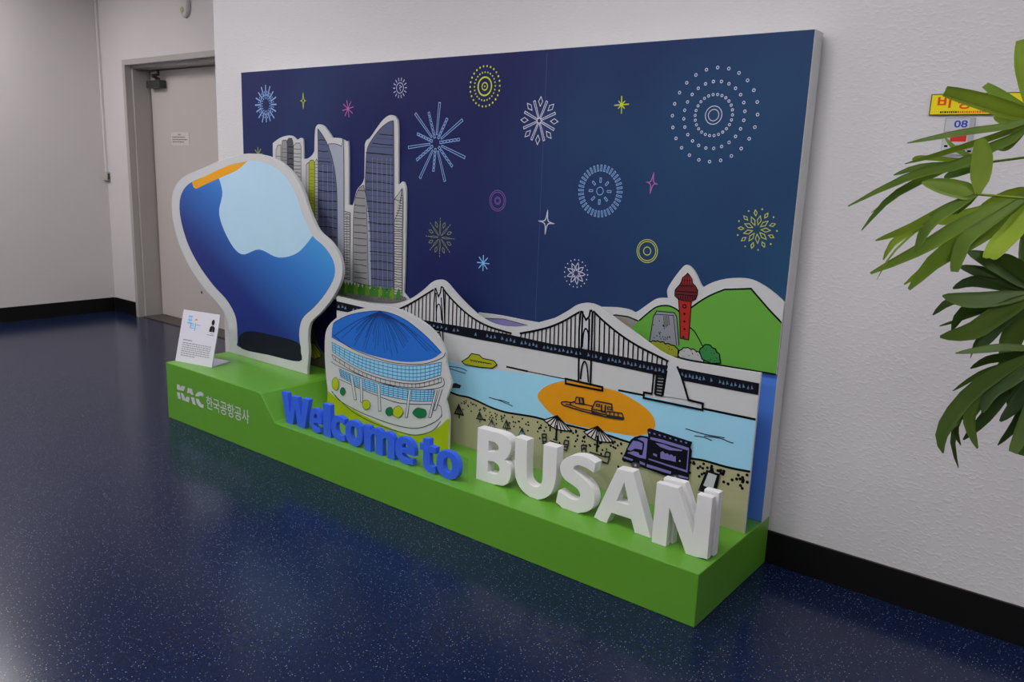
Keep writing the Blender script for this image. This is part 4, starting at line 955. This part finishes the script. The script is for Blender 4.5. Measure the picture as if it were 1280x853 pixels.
# ================================================================== LETTERS
def stand(lp, zb=H1 + 0.0006):
    zm = min(z for l in lp for _, z in l); d = zb - zm
    return [[(x, zb if z + d < zb + 0.004 else z + d) for x, z in l] for l in lp]
YL = -0.507; TL = 0.045
def bigletter(ch, loops, Y=YL, th=TL, sm=(True,), note=''):
    p = Print(Y); lps = [crs(p.px(l), 4) for l in loops]; lps = stand(lps)
    cx = sum(x for x, _ in lps[0]) / len(lps[0])
    return lps, cx
Rb = ((580, 520), 7.108); Rs = ((680, 550), 7.108); Rn = ((780, 590), 7.107)
Bl = [T(*Rb, [(122, 108, 1), (250, 140, 1), (310, 155), (365, 178), (402, 215), (415, 262), (412, 315), (392, 365), (355, 398, 1), (395, 428), (414, 475), (412, 540), (392, 598), (345, 626), (300, 618, 1), (106, 562, 1)]),
      T(*Rb, [(218, 228, 1), (262, 238), (295, 260), (306, 288), (296, 313), (270, 322, 1), (215, 318, 1)]), T(*Rb, [(211, 404, 1), (265, 414), (300, 440), (314, 478), (302, 514), (268, 522, 1), (208, 505, 1)])]
Ul = [T(*Rb, [(456, 205, 1), (563, 238, 1), (556, 420, 1), (556, 545), (566, 600), (596, 636), (640, 650), (676, 634), (692, 590), (696, 530, 1), (706, 272, 1), (828, 304, 1), (816, 540, 1), (802, 635), (768, 712), (708, 755), (640, 758), (560, 722), (492, 650), (456, 560), (447, 440, 1)])]
Sl = [T(*Rs, [(458, 222, 1), (400, 184), (330, 158), (262, 154), (200, 172), (156, 210), (140, 258), (152, 320), (190, 372), (250, 415), (298, 455), (318, 498), (312, 533), (286, 549), (240, 541), (180, 503), (125, 464, 1), (104, 570, 1), (160, 612), (235, 646), (320, 663), (385, 652), (430, 616), (447, 555), (438, 480), (405, 418), (350, 362), (290, 310), (264, 274), (274, 248), (312, 243), (370, 264), (440, 308, 1)])]
Al = [[(741.9, 648.6, 1), (771.3, 587.5, 1), (791.2, 591.8, 1), (813.2, 674.4, 1), (793.0, 666.8, 1), (788.6, 650.5, 1), (764.2, 642.6, 1), (758.2, 654.6, 1)], [(780.2, 604.8, 1), (785.9, 633, 1), (770.6, 628.2, 1)]]
Nl = [T(*Rn, [(290, 102, 1), (480, 152, 1), (612, 560, 1), (652, 206, 1), (786, 242, 1), (738, 788, 1), (546, 728, 1), (402, 330, 1), (372, 672, 1), (242, 630, 1)])]
Nl[0] = [p if True else p for p in Nl[0]]
desc = {'B': 'white block foam letter B beside the blue letters', 'U': 'white block foam letter U between B and S', 'S': 'white block foam letter S between U and A', 'A': 'white block foam letter A between S and N'}
for ch, loops in (('B', Bl), ('U', Ul), ('S', Sl), ('A', Al)):
    lps, cx = bigletter(ch, loops)
    o = plate('block_letter', lps, YL, TL, M_WLETTER, bevel=0.0015, loc=(cx, YL + TL / 2, H1)); tag(o, desc[ch], 'letter', 'white BUSAN letters')
YN = -0.532
lps, cx = bigletter('N', Nl, YN)
rt = empty('block_letter', (cx, YN + 0.03, H1), 'white block foam letter N split into two layers at the end of the plinth', 'letter', 'white BUSAN letters')
plate('front_layer', lps, YN, 0.028, M_WLETTER, rt, bevel=0.0015)
plate('rear_layer', [[(x + 0.006, z + (0.008 if z > H1 + 0.03 else 0)) for x, z in l] for l in lps], YN + 0.038, 0.032, M_WLETTER, rt, bevel=0.0015)
box('spacer', (cx + 0.07, YN + 0.0282, H1 + 0.03), (cx + 0.085, YN + 0.0398, H1 + 0.06), M_WLETTER, rt)

def ell(cx, cz, rx, rz, a0=0, a1=360, n=28, pw=2.25):
    r = []
    for i in range(n + (0 if a1 - a0 == 360 else 1)):
        a = math.radians(a0 + (a1 - a0) * i / n); c_, s_ = math.cos(a), math.sin(a)
        r.append((cx + rx * math.copysign(abs(c_) ** (2 / pw), c_), cz + rz * math.copysign(abs(s_) ** (2 / pw), s_)))
    return r
GLY = {
 'o': [ell(0.5, 0.5, 0.5, 0.5), ell(0.5, 0.5, 0.185, 0.27)],
 'c': [ell(0.56, 0.5, 0.56, 0.5, 62, 298, 30) + [(1.0, 0.06), (0.95, 0.30), (0.80, 0.255)] + ell(0.60, 0.5, 0.25, 0.255, 275, 85, 16) + [(0.80, 0.745), (0.94, 0.70), (1.0, 0.93)]],
 'e': [[(1.0, 0.40)] + ell(0.5, 0.5, 0.5, 0.5, 5, 298, 34) + [(0.92, 0.055), (0.89, 0.265), (0.74, 0.225), (0.60, 0.215), (0.47, 0.245), (0.385, 0.315), (0.36, 0.40)],
       [(0.355, 0.575), (0.37, 0.675), (0.43, 0.755), (0.515, 0.775), (0.60, 0.745), (0.645, 0.67), (0.65, 0.575)]],
 'l': [[(0, 0), (1, 0), (1, 1), (0, 1)]],
 'W': [[(0.0, 1.0), (0.225, 1.0), (0.30, 0.36), (0.395, 0.96), (0.60, 0.96), (0.70, 0.36), (0.785, 1.0), (1.0, 1.0), (0.825, 0.0), (0.585, 0.0), (0.495, 0.56), (0.405, 0.0), (0.17, 0.0)]],
 't': [[(0.20, 0.80), (0.20, 0.96), (0.60, 1.0), (0.60, 0.80), (1.0, 0.80), (0.97, 0.60), (0.60, 0.60), (0.60, 0.31), (0.64, 0.235), (0.74, 0.215), (0.96, 0.24), (0.99, 0.03), (0.80, 0.0), (0.55, 0.0), (0.33, 0.05), (0.22, 0.16), (0.20, 0.30), (0.20, 0.60), (0.0, 0.60), (0.0, 0.80)]],
 'm': [[(0, 0), (0.225, 0), (0.225, 0.60), (0.265, 0.69), (0.32, 0.73), (0.37, 0.69), (0.385, 0.60), (0.385, 0), (0.61, 0), (0.61, 0.60), (0.65, 0.69), (0.705, 0.73), (0.755, 0.69), (0.77, 0.60), (0.77, 0), (1, 0), (1, 0.66), (0.98, 0.82), (0.92, 0.94), (0.82, 1.0), (0.73, 0.99), (0.65, 0.94), (0.58, 0.86), (0.54, 0.95), (0.47, 1.0), (0.38, 0.99), (0.29, 0.93), (0.215, 0.85), (0.20, 0.98), (0, 0.98)]],
}
YW = -0.592; TW = 0.024
spec = [('W', 352, 386.5, 490.5, 533.2), ('e', 383.5, 401.5, 511, 540), ('l', 404, 413.3, 504.5, 545), ('c', 412.3, 431, 520.5, 550), ('o', 431, 453, 526, 557), ('m', 455, 493, 533, 573), ('e', 493.8, 518.3, 547.5, 582), ('t', 524.5, 545, 550, 592), ('o', 543.6, 574, 564.5, 599.8)]
where = {0: 'blue foam capital letter W at the foot of the plinth step', 1: 'blue foam letter e next to the capital W', 2: 'tall slim blue foam letter l', 3: 'blue foam letter c between l and o', 4: 'blue foam letter o between c and m', 5: 'wide blue foam letter m', 6: 'blue foam letter e right after the m', 7: 'blue foam letter t after the word gap', 8: 'blue foam letter o beside the white letter B'}
ZB = H1 + 0.0006; CAPH, XH = 0.160, 0.122
xs_prev = None
for i, (ch, x0, x1, y0, y1) in enumerate(spec):
    ym = (y0 + y1) / 2
    a = on_y(x0, ym, YW).x; b = on_y(x1, ym, YW).x
    if xs_prev is not None: a = max(a, xs_prev + 0.002)
    xs_prev = b
    z1 = ZB + {'W': CAPH - 0.006, 'l': CAPH, 't': 0.150}.get(ch, XH)
    lps = [[(a + u * (b - a), ZB + v_ * (z1 - ZB)) for u, v_ in l] for l in GLY[ch]]
    o = plate('blue_letter', lps, YW, TW, M_BLETTER, bevel=0.0012, loc=((a + b) / 2, YW + TW / 2, H1))
    tag(o, where[i], 'letter', 'blue Welcome to letters')
# clear acrylic sheets carrying the letters
o = box('acrylic_sheet', (2.235, -0.4605, H1 + 0.0006), (3.262, -0.4575, 0.424), M_ACR); tag(o, 'clear acrylic sheet standing behind the white letters', 'acrylic sheet')
o = box('acrylic_sheet', (1.06, -0.5665, H1 + 0.0006), (2.215, -0.5635, 0.300), M_ACR); tag(o, 'clear acrylic sheet standing behind the blue letters', 'acrylic sheet')

# ================================================================== WALL SIGNS
a = on_y(1165, 118, 0); b = on_y(1163, 144.5, 0); zt, zb = a.z, b.z; x0 = a.x
ys = mat('sign_yellow', (205, 178, 20), 2.0, 0.35); rs = mat('sign_red', (188, 58, 22), 2.0)
sg = empty('yellow_sign', (x0 + 0.14, 0, zb), 'yellow wall sign with red Korean lettering behind palm leaf', 'sign')
box('plate', (x0, -0.006, zb), (x0 + 0.285, -0.0005, zt), mat('sign_edge', (70, 62, 40), 1.8), sg)
p = Print(-0.006); p.fillw([(x0 + 0.003, zb + 0.003), (x0 + 0.282, zb + 0.003), (x0 + 0.282, zt - 0.003), (x0 + 0.003, zt - 0.003)], ys); p.make('yellow_face', sg)
p = Print(-0.006, off=2); hh = zt - zb
p.text('비', x0 + 0.021, x0 + 0.060, zb + hh * 0.34, zb + hh * 0.90, rs, 0.025); p.make('lettering', sg, 'bold red Korean syllable')
p = Print(-0.006, off=2); p.text('상', x0 + 0.078, x0 + 0.120, zb + hh * 0.28, zb + hh * 0.90, rs, 0.025); p.make('lettering', sg, 'bold red Korean syllable partly behind the leaf')
p = Print(-0.006, off=2)
x = x0 + 0.032
while x < x0 + 0.20:
    e = x + random.uniform(0.003, 0.006); p.strokew([(x, zb + hh * 0.14), (e, zb + hh * 0.14)], hh * 0.09, M_BLACK if x < x0 + 0.075 else rs); x = e + 0.002
p.make('small_lettering', sg)['kind'] = 'stuff'
a = on_y(1183, 147, 0); b = on_y(1178, 194, 0); c = on_y(1217, 147, 0)
cx0, cx1, cz1, cz0 = a.x, c.x, a.z, b.z
cd_ = empty('number_card', ((cx0 + cx1) / 2, 0, cz0), 'white wall card with blue number 08 and red square below yellow sign', 'sign')
box('holder', (cx0 - 0.002, -0.005, cz0), (cx1 + 0.006, -0.0005, cz1), mat('clear_holder_grey', (150, 150, 152), 1.7, 0.3), cd_)
ch_ = cz1 - cz0
p = Print(-0.005); p.fillw([(cx0 + 0.002, cz1 - ch_ * 0.36), (cx1 - 0.008, cz1 - ch_ * 0.36), (cx1 - 0.008, cz1 - 0.004), (cx0 + 0.002, cz1 - 0.004)], M_PRINTW); p.fillw([(cx0, cz0 + 0.003), (cx1 - 0.008, cz0 + 0.003), (cx1 - 0.008, cz1 - ch_ * 0.40), (cx0, cz1 - ch_ * 0.40)], M_PRINTW); p.make('white_face', cd_)
p = Print(-0.005, off=2); p.text('08', cx0 + 0.026, cx0 + 0.064, cz1 - ch_ * 0.27, cz1 - ch_ * 0.08, mat('number_blue', (42, 58, 150), 1.9), 0.02); p.make('number', cd_, 'blue number 08')
p = Print(-0.005, off=2); p.fillw([(cx0 + 0.020, cz0 + ch_ * 0.36), (cx0 + 0.066, cz0 + ch_ * 0.36), (cx0 + 0.066, cz0 + ch_ * 0.58), (cx0 + 0.020, cz0 + ch_ * 0.58)], mat('square_red', (170, 40, 34), 2.0)); p.make('red_square', cd_)
p = Print(-0.005, off=2)
for r in range(2):
    for k in range(5): p.strokew([(cx0 + 0.006 + k * 0.017, cz0 + ch_ * (0.24 - 0.13 * r)), (cx0 + 0.016 + k * 0.017, cz0 + ch_ * (0.24 - 0.13 * r))], ch_ * 0.055, M_BLACK)
p.make('small_lettering', cd_)['kind'] = 'stuff'

# ================================================================== LADY PALM
PB = Vector((4.53, -1.22, 0)); 
palm = empty('lady_palm', PB, 'potted lady palm with green fan leaves in front of wall signs', 'plant')
mesh('pot', *lathe([(0.13, 0.0), (0.15, 0.02), (0.185, 0.28), (0.20, 0.30), (0.20, 0.33), (0.175, 0.33), (0.17, 0.29)], PB, 36), mat('pot_white', (175, 172, 168), 1.7, 0.35), palm, smooth=False)
mesh('soil', *lathe([(0.165, 0.27), (0.172, 0.29), (0.10, 0.298), (0.02, 0.30)], PB, 24), mat('soil', (50, 38, 28), 1.4, 0.9), palm)
M_CANE = mat('cane_fibre', (88, 78, 48), 1.7, 0.8, 0.2, 0.25, 30, 0.6, 80)
tops = []
for dx, dy, tx, ty, tz in ((-0.03, 0.02, -0.10, 0.05, 1.52), (0.05, -0.03, 0.02, 0.0, 1.42), (-0.02, -0.06, -0.06, -0.04, 1.26), (0.06, 0.05, 0.10, 0.07, 1.62)):
    pts_ = [PB + Vector((dx + (tx - dx) * t, dy + (ty - dy) * t, 0.28 + (tz - 0.28) * t)) for t in (0, 0.2, 0.4, 0.6, 0.8, 1)]
    mesh('cane', *tube(pts_, [0.014, 0.013, 0.0125, 0.012, 0.011, 0.009], 8), M_CANE, palm); tops.append(pts_[-1])
def leaflet(parent, pts, wpx, D0, D1, tip=0.35, tilt=0.0, name='leaflet', m=None):
    N = 9
    c2 = []
    P = [tuple(p) for p in pts]
    cu_ = crs(P, 6, False); tot = len(cu_) - 1
    V, F = [], []
    for i in range(N + 1):
        t = i / N; k = t * tot; j = min(int(k), tot - 1); u = k - j
        x = cu_[j][0] + (cu_[j + 1][0] - cu_[j][0]) * u; y = cu_[j][1] + (cu_[j + 1][1] - cu_[j][1]) * u
        c2.append(at_depth(x, y, D0 + (D1 - D0) * t))
    for i, p in enumerate(c2):
        t = i / N
        tg_ = (c2[min(i + 1, N)] - c2[max(i - 1, 0)]).normalized(); vd = (p - CAM).normalized()
        wv = tg_.cross(vd).normalized()
        wv = Matrix.Rotation(tilt, 3, tg_) @ wv
        s_ = min(1, t / 0.3); pf = (0.28 + 0.72 * s_ * s_ * (3 - 2 * s_)) * (1 - (1 - tip) * max(0, (t - 0.55) / 0.45) ** 1.8)
        hw = wpx / 2 * depth_of(p) / FPX * pf / max(0.5, math.cos(tilt))
        nv = tg_.cross(wv).normalized()
        V += [p + wv * hw, p + wv * hw * 0.5 - nv * hw * 0.18, p + nv * hw * 0.05, p - wv * hw * 0.5 - nv * hw * 0.18, p - wv * hw]
    for i in range(N):
        for k in range(4): F.append((i * 5 + k, i * 5 + k + 1, i * 5 + 6 + k, i * 5 + 5 + k))
    return mesh(name, V, F, m or M_LEAF, parent, smooth=True)
def fan(hub, D, cane_i, lets, m=None):
    hubp = at_depth(hub[0], hub[1], D); base = tops[cane_i] - Vector((0, 0, 0.1))
    mid = (hubp + base) / 2 + Vector((0, 0, 0.06))
    pts_ = [base * (1 - t) ** 2 + mid * 2 * t * (1 - t) + hubp * t * t for t in (0, 0.2, 0.4, 0.6, 0.8, 1)]
    lf = mesh('leaf_stalk', *tube(pts_, [0.005, 0.0042, 0.0036, 0.003, 0.0028, 0.0026], 6), m or M_LEAF, palm, smooth=True)
    for it in lets:
        pts, wd = it[0], it[1]; dd = it[2] if len(it) > 2 else random.uniform(-0.05, 0.10); tp_ = it[3] if len(it) > 3 else 0.35
        leaflet(lf, [hub] + pts, wd, D, D + dd, tp_ if tp_ >= 0.45 else tp_ * 0.45, random.uniform(-0.5, 0.5), m=m)
# upper fan
fan((1292, 146), 1.52, 3, [
    ([(1262, 138), (1225, 126), (1181, 114)], 21, 0.02, 0.6), ([(1284, 110), (1277, 80), (1275, 50)], 17, 0.0, 0.5), ([(1262, 126), (1231, 106)], 13, 0.06, 0.6),
    ([(1262, 146), (1242, 146)], 20, 0.05, 0.4), ([(1262, 157), (1200, 166), (1134, 179)], 9, -0.02, 0.3), ([(1262, 164), (1190, 188), (1131, 205)], 8, 0.03, 0.3),
    ([(1275, 168), (1240, 184), (1205, 204), (1160, 213), (1115, 230), (1060, 258)], 13, 0.10, 0.3), ([(1262, 180), (1248, 188)], 11, 0.1, 0.2), ([(1300, 110), (1310, 60)], 18), ([(1320, 120), (1350, 80)], 18), ([(1330, 150), (1380, 150)], 18)])
fan((1236, 203), 1.60, 3, [
    ([(1200, 206), (1150, 209), (1117, 219)], 9, 0.02, 0.35), ([(1190, 208), (1150, 226), (1110, 250), (1077, 288)], 10, 0.04, 0.3), ([(1170, 213), (1130, 238), (1089, 266)], 6, 0.06, 0.3),
    ([(1205, 212), (1180, 222)], 13, 0.05, 0.4), ([(1200, 190), (1181, 172)], 6, 0.05, 0.3), ([(1190, 200), (1150, 197), (1140, 200)], 6, 0.05, 0.3)])
fan((1222, 243), 1.50, 1, [
    ([(1226, 215), (1228, 195), (1225, 174)], 24, 0.0, 0.45), ([(1195, 236), (1152, 228)], 22, 0.02, 0.25), ([(1185, 260), (1140, 284), (1094, 301)], 12, 0.05, 0.3), ([(1180, 265), (1158, 285), (1144, 316)], 15, 0.04, 0.35),
    ([(1195, 262), (1190, 268)], 12, 0.05, 0.4), ([(1200, 252), (1150, 282), (1118, 302), (1104, 325)], 11, 0.08, 0.35), ([(1180, 262), (1120, 312), (1096, 350)], 3, 0.08, 0.3)])
fan((1300, 236), 1.56, 1, [
    ([(1255, 258), (1200, 283), (1150, 312), (1088, 342)], 19, 0.05, 0.35), ([(1265, 266), (1215, 298), (1170, 325), (1136, 362)], 25, 0.02, 0.35), ([(1230, 280), (1175, 322), (1130, 356)], 13, 0.06, 0.3),
    ([(1215, 292), (1199, 318), (1193, 340)], 17, 0.0, 0.5), ([(1272, 280), (1250, 305), (1237, 323)], 25, -0.03, 0.6), ([(1240, 262), (1200, 272), (1170, 279)], 18, 0.08, 0.3), ([(1262, 248), (1235, 262), (1218, 275)], 22, 0.06, 0.4),
    ([(1330, 210), (1370, 180)], 20), ([(1330, 260), (1380, 290)], 20), ([(1250, 268), (1180, 300), (1130, 320)], 14, 0.1, 0.3)])
# middle dark fan
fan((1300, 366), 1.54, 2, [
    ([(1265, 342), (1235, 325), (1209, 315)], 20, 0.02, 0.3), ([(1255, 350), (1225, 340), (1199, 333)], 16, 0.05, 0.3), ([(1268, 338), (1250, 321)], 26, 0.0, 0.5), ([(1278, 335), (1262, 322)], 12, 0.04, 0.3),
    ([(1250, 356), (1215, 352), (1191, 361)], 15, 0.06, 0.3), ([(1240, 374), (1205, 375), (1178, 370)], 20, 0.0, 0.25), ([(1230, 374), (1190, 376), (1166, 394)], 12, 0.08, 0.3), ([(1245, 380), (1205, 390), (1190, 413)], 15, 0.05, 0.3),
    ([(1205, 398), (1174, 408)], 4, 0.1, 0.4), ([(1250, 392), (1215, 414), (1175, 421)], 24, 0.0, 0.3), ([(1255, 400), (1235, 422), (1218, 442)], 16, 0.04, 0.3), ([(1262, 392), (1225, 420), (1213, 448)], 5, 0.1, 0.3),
    ([(1290, 350), (1285, 315), (1282, 285)], 22, 0.05, 0.4), ([(1340, 380), (1390, 400)], 20), ([(1330, 340), (1370, 310)], 20), ([(1280, 395), (1262, 430), (1258, 470)], 26, 0.08, 0.4), ([(1285, 372), (1262, 372)], 34, 0.12, 0.5), ([(1282, 385), (1255, 398)], 30, 0.12, 0.5), ([(1282, 358), (1256, 346)], 30, 0.12, 0.5)], M_LEAF_SHADED)
# lower drooping fan
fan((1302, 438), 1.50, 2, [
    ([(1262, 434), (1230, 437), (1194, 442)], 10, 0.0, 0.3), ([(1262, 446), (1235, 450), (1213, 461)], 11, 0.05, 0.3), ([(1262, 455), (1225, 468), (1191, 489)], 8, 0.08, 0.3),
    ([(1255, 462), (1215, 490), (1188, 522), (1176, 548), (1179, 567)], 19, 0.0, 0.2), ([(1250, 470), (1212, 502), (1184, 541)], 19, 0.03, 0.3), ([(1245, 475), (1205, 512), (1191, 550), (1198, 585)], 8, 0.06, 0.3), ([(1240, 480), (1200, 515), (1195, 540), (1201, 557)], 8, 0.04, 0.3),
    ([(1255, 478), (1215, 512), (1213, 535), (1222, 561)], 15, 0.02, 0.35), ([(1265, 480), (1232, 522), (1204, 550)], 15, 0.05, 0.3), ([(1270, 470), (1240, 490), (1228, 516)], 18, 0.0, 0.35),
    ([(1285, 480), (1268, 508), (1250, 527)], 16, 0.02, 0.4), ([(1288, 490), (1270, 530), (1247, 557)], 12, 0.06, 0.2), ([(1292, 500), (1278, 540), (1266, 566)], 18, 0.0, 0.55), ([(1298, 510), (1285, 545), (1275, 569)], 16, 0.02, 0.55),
    ([(1275, 455), (1255, 480), (1248, 502)], 26, 0.04, 0.3), ([(1310, 520), (1300, 570)], 18), ([(1340, 470), (1380, 520)], 20), ([(1345, 440), (1395, 450)], 20), ([(1285, 450), (1262, 462), (1240, 482)], 34, 0.12, 0.4), ([(1290, 462), (1275, 490), (1262, 512)], 30, 0.12, 0.4)], M_LEAF_SHADED)
# leaves on the far side of the canes
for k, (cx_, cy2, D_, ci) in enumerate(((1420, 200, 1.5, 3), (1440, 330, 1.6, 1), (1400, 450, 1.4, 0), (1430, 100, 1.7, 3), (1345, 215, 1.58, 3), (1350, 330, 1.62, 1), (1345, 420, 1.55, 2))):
    fan((cx_, cy2), D_, ci, [([(cx_ + 60 * math.cos(a), cy2 - 60 * math.sin(a) + 8), (cx_ + 130 * math.cos(a), cy2 - 120 * math.sin(a) + 45)], 18) for a in (-1.0, -0.6, -0.2, 0.2, 0.6, 1.0, 1.4)], M_LEAF_SHADED)
